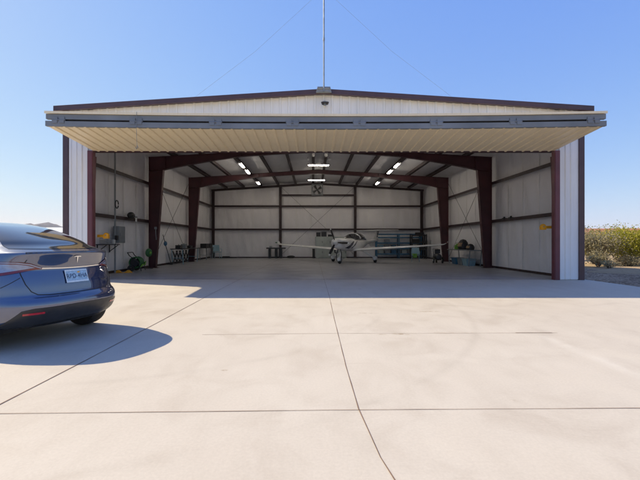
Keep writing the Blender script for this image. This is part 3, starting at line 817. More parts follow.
# far left: table with dark box, blue chair
folding_table('folding_table', (LX+.55, 28.2, 0), R(90), 2.1, .6, .92, 'thin legged table in the far left bay carrying dark crates', M['blackmetal'], M['grey'])
for y, lab in ((27.7,'dark crate on the far left table, near end'),(28.6,'dark crate on the far left table, far end')):
    mb = MB(); y0 = y-.38; y1 = y+.38
    mb.box(LX+.35,LX+.8,y0,y1,.921,.94)
    for (a,b,c,d) in ((LX+.35,LX+.37,y0,y1),(LX+.78,LX+.8,y0,y1),(LX+.37,LX+.78,y0,y0+.02),(LX+.37,LX+.78,y1-.02,y1)): mb.box(a,b,c,d,.941,1.22)
    tag(mb.build('crate', M['black']), lab, 'crate')
def chair(loc, rz, label, m_, sz=1.0):
    t = empty('chair', loc, rz, label, 'chair')
    mb = MB(); mb.box(-.26*sz,.26*sz,-.25*sz,.25*sz,.43*sz,.47*sz); mb.build('seat', m_, t, bevel=.02)
    mb = MB(); mb.hexa([(-.26*sz,.24*sz,.5*sz),(.26*sz,.24*sz,.5*sz),(.26*sz,.27*sz,.5*sz),(-.26*sz,.27*sz,.5*sz),(-.24*sz,.33*sz,.95*sz),(.24*sz,.33*sz,.95*sz),(.24*sz,.36*sz,.95*sz),(-.24*sz,.36*sz,.95*sz)]); mb.build('backrest', m_, t, bevel=.015)
    for sx in (-1,1):
        for sy in (-1,1):
            mb = MB(); mb.tube([(sx*.22*sz,sy*.21*sz,.43*sz),(sx*.25*sz,sy*.26*sz,0)], .018, 8); mb.build('leg', m_, t)
        mb = MB(); mb.tube([(sx*.26*sz,-.2*sz,.45*sz),(sx*.28*sz,-.2*sz,.66*sz),(sx*.28*sz,.25*sz,.68*sz)], .018, 8); mb.build('armrest', m_, t)
    return t
chair((LX+.85, 30.2, 0), R(30), 'light blue plastic armchair in the far left corner', M['lightblue'], 1.15)
mb = MB(); mb.box(CX-8.1,CX-6.7,30.75,30.95,0.0,.10); mb.box(CX-7.9,CX-7.3,30.72,30.9,.101,.15)
tag(mb.build('ramp', M['black'], bevel=.01), 'low black ramp lying along the back wall near the corner', 'ramp')
# bench by the back wall
wb = empty('workbench', (CX-3.42, 30.55, 0), 0, 'dark workbench with two wide legs at the back wall', 'workbench')
mb = MB(); mb.box(-.78,.78,-.3,.3,.78,.88); mb.build('benchtop', M['blackmetal'], wb, bevel=.01)
for x in (-.52, -.0, .42):
    mb = MB(); mb.box(x-.09,x+.09,-.25,.25,0,.778); mb.build('leg', M['blackmetal'], wb)
vise = empty('vise', (CX-3.85, 30.4, .881), 0, 'small dark vise on the workbench', 'vise')
mb = MB(); mb.box(-.1,.1,-.08,.08,0,.05); mb.box(-.08,-.02,-.06,.06,.051,.14); mb.build('body', M['grey'], vise)
mb = MB(); mb.box(.03,.08,-.06,.06,.051,.14); mb.tube([(-.02,0,.09),(.2,0,.09)],.012,6); mb.build('jaw', M['grey'], vise)
mb = MB(); mb.ball((CX-2.2,30.75,.10),.35,.14,.12,12)
tag(mb.build('sandbag', M['black'], smooth=True), 'dark sandbag on the floor at the foot of the back wall', 'sandbag')
mb = MB(); mb.box(CX-.42,CX-.22,30.55,30.7,0,.75); mb.box(CX-.45,CX-.19,30.5,30.75,.751,.78)
tag(mb.build('waste_bin', M['black'], bevel=.01), 'narrow black bin left of the pale green cabinet', 'bin')
# pale cabinet
cb = empty('storage_cabinet', (CX+1.1, 30.62, 0), 0, 'wide pale green grey cabinet behind the aircraft nose', 'cabinet')
mb = MB(); mb.box(-1.28,1.28,-.25,.25,.06,1.78); mb.box(-1.2,1.2,-.2,.2,0,.06); mb.build('carcass', M['cabinet'], cb, bevel=.01)
for k in range(4):
    x0 = -1.26+.63*k
    for (z0,z1) in ((.1,.9),(.93,1.75)):
        mb = MB(); mb.box(x0+.01,x0+.62,-.272,-.252,z0,z1); d = mb.build('door', M['cabinet'], cb, bevel=.006)
        mb = MB(); mb.box(x0+.54,x0+.57,-.295,-.273,(z0+z1)/2-.08,(z0+z1)/2+.08); mb.build('handle', M['blackmetal'], d)
for (x, w, h, m_, lab) in ((.12,.36,.36,'blackmetal','dark crate on top of the cabinet, leftmost'),(.58,.42,.40,'blackmetal','dark crate on top of the cabinet, second from the left'),(1.12,.4,.18,'black','low black box on top of the cabinet near the propeller')):
    mb = MB(); x += CX-.05; y = 30.6
    mb.box(x-w/2,x+w/2,y-.2,y+.2,1.781,1.80)
    for (a,b,c,d) in ((x-w/2,x+w/2,y-.2,y-.18),(x-w/2,x+w/2,y+.18,y+.2),(x-w/2,x-w/2+.02,y-.18,y+.18),(x+w/2-.02,x+w/2,y-.18,y+.18)): mb.box(a,b,c,d,1.801,1.78+h)
    tag(mb.build('crate', M[m_]), lab, 'crate')
# blue rack
def rack(x, y, W, D, H, shelves, label, m_, n_up, name='storage_rack'):
    t = empty(name, (x, y, 0), 0, label, 'shelf')
    for k in range(n_up):
        px = -W/2+W*k/(n_up-1)
        for sy in (-1, 1):
            mb = MB(); mb.box(px-.045,px+.045,sy*D/2-.03,sy*D/2+.03,0,H); mb.build('upright', m_, t)
    for z in shelves:
        mb = MB(); mb.box(-W/2+.05,W/2-.05,-D/2+.035,D/2-.035,z,z+.03); mb.box(-W/2+.05,W/2-.05,-D/2-.02,-D/2+.03,z-.05,z+.06); mb.build('shelf', m_, t)
    return t
rack(CX+6.68, 30.6, 3.65, .55, 2.02, (.35,.80,1.25,1.70,1.96), 'long blue steel rack against the back wall behind the wing', M['blue'], 3)
rr = random.Random(11)
bx = [('lightblue','pale blue bin'),('blue','blue bin'),('white','white carton'),('grey','grey bin'),('cabinet','green grey tub')]
places = ['lowest','second','third','fourth']
for zi, z in enumerate((.381,.831,1.281)):
    for k, x in enumerate((-1.45,-.95,-.4,.45,1.0,1.5)):
        if rr.random() < .3: continue
        m_, nm = bx[rr.randrange(5)]; w = .38; h = rr.uniform(.2,.34); X = CX+6.68+x; Y = 30.6
        mb = MB(); mb.box(X-w/2,X+w/2,Y-.2,Y+.18,z,z+h*.85); mb.box(X-w/2-.015,X+w/2+.015,Y-.215,Y+.195,z+h*.85+.002,z+h)
        tag(mb.build('bin', M[m_]), '%s on %s shelf of long blue rack, %s from left end' % (nm, places[zi], ['first','second','third','fourth','fifth','sixth'][k]), 'bin', 'bins on the long blue rack')
rack(CX+8.05, 29.6, 1.15, .5, 1.95, (.2,.75,1.3,1.85), 'black shelf unit in the far right corner', M['blackmetal'], 2)
for i, (x, z, w, h, lab) in enumerate(((-.25,.231,.4,.3,'dark box on the lowest shelf of the black corner unit'),(.2,.781,.45,.35,'dark box on the second shelf of the black corner unit'),(-.2,1.331,.5,.25,'dark box on the third shelf of the black corner unit'),(.1,1.881,.6,.22,'dark box on top of the black corner unit'))):
    mb = MB(); X = CX+8.05+x; mb.box(X-w/2,X+w/2,29.42,29.8,z,z+h*.8); mb.box(X-w/2-.01,X+w/2+.01,29.41,29.81,z+h*.8+.002,z+h)
    tag(mb.build('box', M['black']), lab, 'box')
# right wall group
chair((CX+6.55, 25.0, 0), R(-15), 'pale blue chair with a green cloth under the right wing tip', M['lightblue'], 1.0)
mb = MB(); mb.box(CX+6.32,CX+6.55,24.72,24.95,.475,.56); mb.box(CX+6.30,CX+6.57,24.70,24.715,.30,.56)
tag(mb.build('cloth', M['lime'], bevel=.02), 'lime green cloth on the pale blue chair', 'cloth')
# air compressor on wheels
ac = empty('air_compressor', (CX+7.55, 23.6, 0), R(80), 'dark wheeled air compressor by the second right column', 'compressor')
mb = MB(); mb.lathe([(0,-.52),(.14,-.50),(.21,-.42),(.21,.42),(.14,.50),(0,.52)], (0,0,.40), 'x', 20); mb.build('tank', M['blackmetal'], ac, smooth='auto')
for sy in (-1, 1):
    w = MB(); w.lathe([(.08,-.04),(.17,-.045),(.20,-.03),(.20,.03),(.17,.045),(.08,.04)], (-.30,sy*.27,.20), 'y', 20); wo = w.build('wheel', M['rubber'], ac, smooth='auto')
    w = MB(); w.lathe([(0,-.045),(.09,-.04),(.09,.04),(0,.045)], (-.30,sy*.27,.20), 'y', 16); w.build('rim', M['white'], wo, smooth='auto')
mb = MB(); mb.box(-.25,.12,-.14,.14,.615,.88); mb.lathe([(0,-.1),(.11,-.1),(.11,.1),(0,.1)], (.25,0,.74), 'x', 16); mb.build('motor', M['black'], ac, smooth='auto')
mb = MB(); mb.tube([(.45,-.16,.45),(.72,-.16,.9),(.72,.16,.9),(.45,.16,.45)], .018, 8); mb.build('handle', M['blackmetal'], ac)
mb = MB(); mb.box(.32,.38,-.05,.05,0,.2); mb.build('foot', M['rubber'], ac)
rb = folding_table('work_table', (RX-.62, 21.6, 0), R(90), 3.4, .75, .90, 'long grey work table along the right wall between two maroon columns', M['grey'], M['grey'])
for (y, m_, rx, rz_, lab) in ((22.6,'green',.16,.14,'green round canister on the right work table'),(21.7,'black',.30,.32,'large dark helmet on the right work table'),(20.7,'black',.22,.18,'small dark helmet at the near end of the right work table')):
    t = empty('helmet' if m_ == 'black' else 'canister', (RX-.62, y, .90), R(200), lab, 'helmet' if m_ == 'black' else 'canister')
    mb = MB()
    if m_ == 'black':
        pr = [(0,rz_*1.9),(rx*.5,rz_*1.75),(rx*.85,rz_*1.3),(rx,rz_*.7),(rx*.9,rz_*.15),(rx*.85,0.004),(0,.004)]
        mb.lathe(pr, n=20); mb.build('shell', M['black'], t, smooth='auto')
        mb = MB(); mb.hexa([(rx*.55,-rx*.7,rz_*.55),(rx*1.02,-rx*.45,rz_*.55),(rx*1.02,rx*.45,rz_*.55),(rx*.55,rx*.7,rz_*.55),(rx*.5,-rx*.65,rz_*1.25),(rx*.93,-rx*.4,rz_*1.25),(rx*.93,rx*.4,rz_*1.25),(rx*.5,rx*.65,rz_*1.25)]); mb.build('visor', M['wood'], t, bevel=.01)
    else:
        mb.lathe([(0,.003),(rx*.9,.003),(rx,.03),(rx,.22),(rx*.6,.27),(rx*.25,.29),(rx*.25,.34),(0,.34)], n=20); mb.build('body', M['lime'], t, smooth='auto')
        mb = MB(); mb.tube([(-.06,0,.3),(-.06,0,.4),(.08,0,.4),(.08,0,.3)], .012, 6); mb.build('handle', M['green'], t)
for (y, m_, lab) in ((22.5,'blue','blue tub on the floor under the far end of the right work table'),(21.6,'grey','grey tub on the floor under the middle of the right work table'),(20.9,'lightblue','pale blue tub on the floor under the near end of the right work table')):
    mb = MB(); mb.hexa([(RX-.85,y-.28,0),(RX-.4,y-.28,0),(RX-.4,y+.28,0),(RX-.85,y+.28,0),(RX-.9,y-.33,.36),(RX-.35,y-.33,.36),(RX-.35,y+.33,.36),(RX-.9,y+.33,.36)])
    mb.box(RX-.92,RX-.33,y-.35,y+.35,.362,.40)
    tag(mb.build('tub', M[m_], bevel=.01), lab, 'tub')
for (y, lab) in ((17.3,'small dark clamp on the right wall girt, nearer the door'),(17.9,'small dark clamp on the right wall girt, nearer the column')):
    mb = MB(); mb.box(RX-.25,RX-.10,y-.09,y+.09,G1+.01,G1+.10); mb.box(RX-.2,RX-.15,y-.05,y+.05,G1+.101,G1+.16)
    tag(mb.build('clamp', M['blackmetal']), lab, 'clamp')

# ------------------------------------------------------------------ aircraft
NOSE = Vector((1.40, 22.3)); YAW = R(28.5)
adir = Vector((math.sin(YAW), math.cos(YAW)))          # nose -> tail
ac_ = empty('airplane', (NOSE.x, NOSE.y, 0), math.atan2(adir.y, adir.x), 'white low wing propeller airplane with T tail and dark canopy parked in the hangar', 'airplane')
# local: +x to the tail, y to the aircraft's left?, z up
def fring(x, zc, hw, up, dn, n=24, p=2.3):
    r_ = []
    for k in range(n):
        t = 2*math.pi*k/n; c, s = math.cos(t), math.sin(t)
        y = hw*math.copysign(abs(c)**(2/p), c); z = (up if s >= 0 else dn)*math.copysign(abs(s)**(2/p), s)
        r_.append((x, y, zc+z))
    return r_
FS = [(.0,1.30,.30,.20,.22),(.06,1.30,.38,.25,.30),(.25,1.29,.45,.29,.38),(.7,1.27,.49,.32,.44),(1.2,1.25,.53,.34,.48),(1.7,1.24,.57,.36,.50),(2.3,1.22,.59,.40,.50),(3.0,1.22,.57,.44,.46),(3.6,1.24,.50,.44,.40),(4.2,1.27,.40,.34,.32),(5.0,1.33,.21,.19,.19),(6.2,1.41,.14,.13,.13),(7.2,1.47,.10,.10,.10),(7.75,1.50,.05,.07,.07)]
mb = MB(); mb.loft([fring(*f) for f in FS]); body = mb.build('fuselage', M['plane_white'], ac_, smooth=True)
def fus(x):
    for a, b in zip(FS[:-1], FS[1:]):
        if a[0] <= x <= b[0]:
            t = (x-a[0])/(b[0]-a[0]); return [a[i]+(b[i]-a[i])*t for i in range(5)]
def fsurf(x, t, off=.006, p=2.3):
    _, zc, hw, up, dn = fus(x); c, s = math.cos(t), math.sin(t)
    y = hw*math.copysign(abs(c)**(2/p), c); z = (up if s >= 0 else dn)*math.copysign(abs(s)**(2/p), s)
    n = Vector((0, c, s)).normalized()
    return (x, y+n.y*off, zc+z+n.z*off)
# swept stripes on the cowl sides
for side in (0, 1):
    for (t0, t1, x0, x1, sh) in ((-.75,.35,.45,.95,.95),(-.62,.45,1.15,1.35,.85)):
        mb = MB(); vs = []; fs = []; NU, NV = 8, 10
        for j in range(NV+1):
            t = t0+(t1-t0)*j/NV; f = j/NV
            for i in range(NU+1):
                x = x0+sh*f+(x1-x0)*(i/NU)*(.35+.65*(1-f))
                tt = t if side == 0 else math.pi-t
                vs.append(fsurf(x, tt))
        fs = [(j*(NU+1)+i, j*(NU+1)+i+1, (j+1)*(NU+1)+i+1, (j+1)*(NU+1)+i) for j in range(NV) for i in range(NU)]
        mb.add(vs, fs); mb.build('stripe', M['navy'], ac_, smooth=True)
for xs_ in (.30, 1.05, 1.72):
    mb = MB(); vs = []
    for k in range(41):
        t = 2*math.pi*k/40
        vs += [fsurf(xs_-.006, t, .003), fsurf(xs_+.006, t, .003)]
    mb.add(vs, [(2*k, 2*k+1, 2*k+3, 2*k+2) for k in range(40)]); mb.build('panel_seam', M['grey'], ac_, fix=False)
# air inlets
for s in (-1, 1):
    mb = MB(); vs = [(.045-.03, s*.20+.13*math.cos(2*math.pi*k/16), 1.34+.075*math.sin(2*math.pi*k/16)) for k in range(16)]
    vs2 = [(.10, v[1], v[2]) for v in vs]; mb.loft([vs, vs2]); mb.build('air_inlet', M['black'], ac_)
# canopy
CS = [(1.75,1.50,.36,.05),(2.0,1.52,.50,.18),(2.4,1.54,.56,.34),(2.9,1.57,.57,.42),(3.4,1.57,.53,.41),(3.9,1.55,.43,.32),(4.3,1.50,.33,.20),(4.6,1.46,.22,.08)]
mb = MB(); mb.loft([fring(x, zc, hw, up, .1, 24, 2.2) for (x, zc, hw, up) in CS]); can = mb.build('canopy', M['glass'], ac_, smooth=True)
for xk in (2.5, 3.7):
    i = [c for c in CS if c[0] <= xk][-1]; j = [c for c in CS if c[0] > xk][0]; t = (xk-i[0])/(j[0]-i[0])
    zc, hw, up = (i[k]+(j[k]-i[k])*t for k in (1,2,3))
    mb = MB(); mb.tube([(xk, (hw+.01)*math.cos(a), zc+(up+.01)*abs(math.sin(a))**.9) for a in [math.pi*q/16 for q in range(17)]], .025, 6); mb.build('canopy_frame', M['plane_white'], can, smooth=True)
# spinner and propeller
mb = MB(); mb.lathe([(0,-.36),(.06,-.33),(.12,-.25),(.165,-.13),(.18,-.0),(0,.0)], (0,0,1.32), 'x', 24); mb.build('spinner', M['plane_white'], ac_, smooth='auto')
for k, ang in enumerate((112, 242, 357)):
    # seen from the front of the aircraft
    a = R(ang); ax = Vector((0, -math.cos(a), math.sin(a))); tn = Vector((0, math.sin(a), math.cos(a)))
    rings = []
    for (r_, ch_, tw, th) in ((.14,.10,55,.05),(.3,.14,42,.04),(.5,.165,32,.03),(.7,.15,25,.022),(.80,.12,22,.016)):
        cdir = (tn*math.cos(R(tw))+Vector((1,0,0))*math.sin(R(tw)))*(ch_/2); nd = cdir.normalized().cross(ax)*(th/2)
        c = Vector((-.12,0,1.32))+ax*r_
        rings.append([c-cdir, c-cdir*.3+nd, c+cdir*.5+nd*.8, c+cdir, c+cdir*.5-nd*.8, c-cdir*.3-nd])
    mb = MB(); mb.loft(rings); pb = mb.build('propeller_blade', M['black'], ac_, smooth='auto')
    rings = []
    for (r_, ch_, tw, th) in ((.802,.122,22,.017),(.87,.10,20,.014),(.91,.05,20,.01)):
        cdir = (tn*math.cos(R(tw))+Vector((1,0,0))*math.sin(R(tw)))*(ch_/2); nd = cdir.normalized().cross(ax)*(th/2)
        c = Vector((-.12,0,1.32))+ax*r_
        rings.append([c-cdir, c-cdir*.3+nd, c+cdir*.5+nd*.8, c+cdir, c+cdir*.5-nd*.8, c-cdir*.3-nd])
    mb = MB(); mb.loft(rings); mb.build('blade_tip', M['white'], pb)
# wings
def airfoil(xle, ch, y, z, th, dih=0, n=9):
    up = []; lo = []
    for i in range(n):
        u = (1-math.cos(math.pi*i/(n-1)))/2
        t = 5*th*(.2969*math.sqrt(u)-.126*u-.3516*u*u+.2843*u**3-.1015*u**4)*ch
        cam = .02*ch*4*u*(1-u)
        up.append((xle+u*ch, y, z+cam+t)); lo.append((xle+u*ch, y, z+cam-t*.8))
    return up+lo[-2:0:-1]
for s in (-1, 1):
    st_ = [(1.75,1.55,.0,.86,.15),(1.85,1.42,.55,.88,.15),(2.05,1.05,3.6,1.08,.14),(2.2,.82,5.55,1.21,.13),(2.33,.62,5.80,1.25,.12),(2.5,.36,5.95,1.34,.10),(2.64,.20,5.99,1.44,.10)]
    mb = MB(); mb.loft([airfoil(a, c, s*y, z-.06, th) for (a, c, y, z, th) in st_]); w = mb.build('wing', M['plane_white'], ac_, smooth='auto')
    mb = MB(); mb.ball((2.4, s*5.97, 1.30), .14,.05,.04, 10); mb.build('navigation_light', M['green'] if s > 0 else M['red_lens'], w, smooth=True)
# tail
def symfoil(pts):
    return pts
mb = MB(); rings = []
for (x, ch_, z, th) in ((6.55,1.15,1.48,.11),(6.95,.92,1.85,.09),(7.25,.75,2.22,.075)):
    rings.append([(x,0,z),(x+ch_*.3,th/2,z),(x+ch_,0.004,z),(x+ch_,-.004,z),(x+ch_*.3,-th/2,z)])
mb.loft(rings); mb.build('fin', M['plane_white'], ac_, smooth='auto')
mb = MB(); mb.loft([[(x+.55*c,  .045, z),(x+c*1.0,.01,z),(x+c*1.0,-.01,z),(x+.55*c,-.045,z)] for (x,c,z) in ((6.97,.74,1.72),(7.24,.76,2.2))]); mb.build('rudder', M['navy'], ac_)
mb = MB(); mb.loft([airfoil(7.2+.12*abs(y), .72-.12*abs(y), y, 2.25, .10) for y in (-1.65,-1.2,0,1.2,1.65)]); mb.build('stabilizer', M['plane_white'], ac_, smooth='auto')
mb = MB(); mb.hexa([(6.0,-.01,1.02),(6.9,-.01,1.02),(7.1,-.01,1.38),(5.6,-.01,1.28),(6.0,.01,1.02),(6.9,.01,1.02),(7.1,.01,1.38),(5.6,.01,1.28)]); mb.build('ventral_fin', M['plane_white'], ac_)
# gear
def gear(x, y, z_top, name_leg, xt, yt):
    mb = MB(); mb.tube([(xt, yt, z_top), (x+.0, y, .30)], [.055,.04], 10); lg = mb.build(name_leg, M['plane_white'], ac_, smooth='auto')
    mb = MB(); mb.lathe([(.07,-.07),(.15,-.075),(.19,-.05),(.20,0),(.19,.05),(.15,.075),(.07,.07)], (x,y,.20), 'y', 22); mb.build('wheel', M['rubber'], ac_, smooth='auto')
    mb = MB(); rings = []
    for (dx, w, zc, h) in ((-.32,.02,.28,.03),(-.24,.09,.28,.11),(-.08,.115,.29,.16),(.10,.11,.29,.15),(.30,.06,.29,.08),(.48,.015,.29,.02)):
        rings.append([(x+dx, y+w*math.cos(2*math.pi*k/14), zc+h*math.sin(2*math.pi*k/14)) for k in range(14)])
    mb.loft(rings); mb.build('wheel_fairing', M['plane_white'], ac_, smooth=True)
gear(.50, 0, .95, 'landing_leg', .75, 0); gear(2.75, 1.5, .84, 'landing_leg', 2.5, .55); gear(2.75, -1.5, .84, 'landing_leg', 2.5, -.55)
mb = MB(); mb.tube([(.40,.16,.2),(.4,.16,.65),(.45,.08,.9)], .03, 8); mb.tube([(.40,-.16,.2),(.4,-.16,.65),(.45,-.08,.9)], .03, 8); mb.build('nose_fork', M['blackmetal'], ac_)
mb = MB(); mb.tube([(.35,.25,.86),(.35,.25,.70),(.6,.25,.66)], .04, 8); mb.build('exhaust_pipe', M['blackmetal'], ac_, smooth='auto')

# ------------------------------------------------------------------ car
CAR_P = (-3.10, 5.00); CAR_H = R(72)       # rear centre on the ground; heading left of straight ahead
car = empty('parked_car', (CAR_P[0], CAR_P[1], 0), R(90)+CAR_H, 'dark blue electric hatchback car parked at the left with its tail to the apron', 'car')
SL = [(.235,.50,4.40,.80),(.25,.40,4.52,.855),(.285,.20,4.64,.895),(.345,.085,4.70,.925),(.42,.03,4.735,.945),(.52,.0,4.75,.955),(.59,.006,4.745,.957),(.635,.035,4.73,.957),(.668,.078,4.715,.957),(.70,.092,4.70,.957),(.78,.106,4.66,.955),(.84,.12,4.58,.952),(.90,.138,4.42,.948),(.95,.155,4.2,.942),(.985,.166,4.02,.933),(1.01,.162,3.88,.920),(1.04,.148,3.70,.90),(1.07,.128,3.56,.877),(1.11,.098,3.47,.847),(1.145,.072,3.39,.82),(1.165,.066,3.35,.805),(1.178,.085,3.32,.795),(1.195,.145,3.29,.785),(1.22,.235,3.23,.77),(1.26,.37,3.14,.745),(1.32,.49,3.0,.715),(1.40,.73,2.84,.675),(1.47,.98,2.68,.635),(1.53,1.24,2.52,.59),(1.575,1.54,2.36,.535),(1.602,1.78,2.25,.45),(1.615,1.98,2.16,.30)]
SL = [(z+.035*max(0,min(1,(z-1.0)/.12)),)+r_ for (z,*r_) in [tuple(q) for q in SL] for r_ in [tuple(r_)]]
def cr(t, p0, p1, p2, p3):
    return tuple(.5*((2*b)+(-a+c)*t+(2*a-5*b+4*c-d)*t*t+(-a+3*b-3*c+d)*t**3) for a, b, c, d in zip(p0, p1, p2, p3))
SLD = []
for i in range(len(SL)-1):
    p = [SL[max(0,i-1)], SL[i], SL[i+1], SL[min(len(SL)-1,i+2)]]
    for k in range(3): SLD.append(cr(k/3, *p))
SLD.append(SL[-1])
for i in range(1, len(SLD)):       # keep z monotonic
    if SLD[i][0] <= SLD[i-1][0]: SLD[i] = (SLD[i-1][0]+.001,)+SLD[i][1:]
NR = 2.9
def sl_at(z):
    for a, b in zip(SLD[:-1], SLD[1:]):
        if a[0] <= z <= b[0]:
            t = (z-a[0])/(b[0]-a[0]); return [a[k]+(b[k]-a[k])*t for k in range(4)]
    return SLD[0] if z < SLD[0][0] else SLD[-1]
def DR(xr, xf): return min(1.15, .42*(xf-xr))
def outline(z, xr, xf, w):
    D = DR(xr, xf); Df = min(1.7, .45*(xf-xr)); pts = []; K = 22
    for k in range(-K, K+1):
        f = math.pi/2*k/K; q = math.copysign(abs(math.sin(f))**(2/NR), f) if k else 0
        pts.append((xr+D-D*abs(math.cos(f))**(2/NR), w*q, z))
    for k in range(1, 12): t = k/12; pts.append((xr+D+(xf-Df-xr-D)*t, w, z))
    for k in range(K, -K-1, -1):
        f = math.pi/2*k/K; q = math.copysign(abs(math.sin(f))**(2/2.4), f) if k else 0
        pts.append((xf-Df+Df*abs(math.cos(f))**(2/2.4), w*q, z))
    for k in range(11, 0, -1): t = k/12; pts.append((xr+D+(xf-Df-xr-D)*t, -w, z))
    return pts
mb = MB(); mb.loft([outline(*s_) for s_ in SLD])
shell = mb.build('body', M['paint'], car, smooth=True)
# wheel arches
cut = MB()
WX = (.93, 3.82)
for wx in WX:
    for s in (-1, 1):
        cut.lathe([(0,-.24),(.385,-.24),(.385,.24),(0,.24)], (wx, s*.86, .355), 'y', 40)
cuto = cut.build('cutter', M['black'])
cuto.parent = car
bo = shell.modifiers.new('arch', 'BOOLEAN'); bo.operation = 'DIFFERENCE'; bo.object = cuto; bo.solver = 'EXACT'
try: bo.material_mode = 'TRANSFER'
except Exception: pass
bpy.context.view_layer.update()
dg = bpy.context.evaluated_depsgraph_get()
nm = bpy.data.meshes.new_from_object(shell.evaluated_get(dg))
shell.modifiers.clear()
if len(nm.polygons) > 500:
    shell.data = nm
    nm.set_sharp_from_angle(angle=R(40))
bpy.data.objects.remove(cuto)
def rear(q, z, off=.004):
    _, xr, xf, w = sl_at(z); D = DR(xr, xf); q_ = min(.999, abs(q))
    x = xr + D*(1-(1-q_**NR)**(1/NR))
    def P(qq, zz):
        _, a, b, ww = sl_at(zz); d = DR(a, b); g = min(.999, abs(qq))
        return Vector((a+d*(1-(1-g**NR)**(1/NR)), ww*math.copysign(g, qq), zz))
    e = .01
    p = P(q, z); du = P(min(.999,q+e), z)-P(max(-.999,q-e), z); dv = P(q, z+e)-P(q, z-e)
    n = dv.cross(du).normalized()
    if n.x > 0 and n.y*q < 0: n = -n
    if n.x > .3: n = -n
    return p+n*off
def patch(name, mat, q0, q1, top, bot, off=.005, nu=16, nv=6, parent=car, th=0):
    vs = []
    for j in range(nv+1):
        for i in range(nu+1):
            q = q0+(q1-q0)*i/nu; z = bot(q)+(top(q)-bot(q))*j/nv
            vs.append(rear(q, z, off))
    fs = [(j*(nu+1)+i, j*(nu+1)+i+1, (j+1)*(nu+1)+i+1, (j+1)*(nu+1)+i) for j in range(nv) for i in range(nu)]
    mb = MB(); mb.add(vs, fs); return mb.build(name, mat, parent, smooth=True, fix=False)
def lerp(q, tab):
    if q <= tab[0][0]: return tab[0][1]
    for (a, va), (b, vb) in zip(tab[:-1], tab[1:]):
        if a <= q <= b: return va+(vb-va)*(q-a)/(b-a)
    return tab[-1][1]
def rstrip(name, mat, pts, w, off=.003, parent=car):
    """narrow band along (q,z) points on the rear surface"""
    P = []
    for (a, b) in zip(pts[:-1], pts[1:]):
        for k in range(6): P.append((a[0]+(b[0]-a[0])*k/6, a[1]+(b[1]-a[1])*k/6))
    P.append(pts[-1]); vs = []
    for i, p in enumerate(P):
        a = P[max(0,i-1)]; b = P[min(len(P)-1,i+1)]; d = Vector(((b[0]-a[0])*.95, b[1]-a[1])).normalized()
        n = (-d.y/.95*w/2, d.x*w/2)
        vs.append(rear(p[0]+n[0], p[1]+n[1], off)); vs.append(rear(p[0]-n[0], p[1]-n[1], off))
    fs = [(2*i, 2*i+1, 2*i+3, 2*i+2) for i in range(len(P)-1)]
    mb = MB(); mb.add(vs, fs); return mb.build(name, mat, parent, smooth=True, fix=False)
# rear window
patch('rear_window', M['glass'], -.80, .80, lambda q: 1.58-.02*q*q, lambda q: 1.247+.015*abs(q)**3, .004, 30, 24)
# side windows
def side_pt(x, z, s, off=.004):
    _, xr, xf, w = sl_at(z); D = DR(xr, xf)
    Df = min(1.7, .45*(xf-xr))
    if x < xr+D: g = 1-(x-xr)/D; y = w*(max(0,1-max(0,g)**NR))**(1/NR)
    elif x > xf-Df: g = 1-(xf-x)/Df; y = w*(max(0,1-max(0,g)**2.4))**(1/2.4)
    else: y = w
    return (x, s*(y+off), z)
for s in (-1, 1):
    for (xa0, xa1, xb0, xb1) in ((1.05,1.95,1.40,1.98),(2.03,3.05,2.03,2.62)):
        vs = []; nu, nv = 10, 8
        for j in range(nv+1):
            t = j/nv; z = 1.03+.45*t
            for i in range(nu+1):
                xa = xa0+(xb0-xa0)*t; xb = xa1+(xb1-xa1)*t
                vs.append(side_pt(xa+(xb-xa)*i/nu, z, s, .005))
        fs = [(j*(nu+1)+i, j*(nu+1)+i+1, (j+1)*(nu+1)+i+1, (j+1)*(nu+1)+i) for j in range(nv) for i in range(nu)]
        mb = MB(); mb.add(vs, fs); mb.build('side_window', M['glass'], car, smooth=True, fix=False)
    mb = MB(); mb.ball((3.0, s*1.03, 1.06), .07,.11,.075, 14); mb.bar((3.0,s*.9,1.03),(3.0,s*1.0,1.03),.05,.03); mb.build('mirror', M['paint'], car, smooth=True)
# windscreen
vs = []; nu, nv = 16, 8
for j in range(nv+1):
    z = 1.08+.46*j/nv; _, xr, xf, w = sl_at(z); Df = min(1.7, .45*(xf-xr))
    for i in range(nu+1):
        q = -.82+1.64*i/nu; x = xf-Df*(1-(1-abs(q)**2.4)**(1/2.4))
        vs.append((x+.004, w*q, z+.004))
fs = [(j*(nu+1)+i, j*(nu+1)+i+1, (j+1)*(nu+1)+i+1, (j+1)*(nu+1)+i) for j in range(nv) for i in range(nu)]
mb = MB(); mb.add(vs, fs); mb.build('windscreen', M['glass'], car, smooth=True, fix=False)
# lower bumper
dtop = [(0,.535),(.6,.53),(.71,.51),(.79,.41),(.87,.31)]
patch('bumper_insert', M['diffuser'], -.87, .87, lambda q: lerp(abs(q), dtop), lambda q: .275+.03*abs(q), .006, 44, 8)
patch('bumper_lip', M['diffuser'], -.55, .55, lambda q: .315-.02*abs(q), lambda q: .265, .012, 20, 4)
for s in (-1, 1):
    a, b = sorted((s*.50, s*.70)); patch('reflector', M['reflector'], a, b, lambda q: .485-.02*(abs(q)-.42), lambda q: .46-.02*(abs(q)-.42), .010, 10, 2)
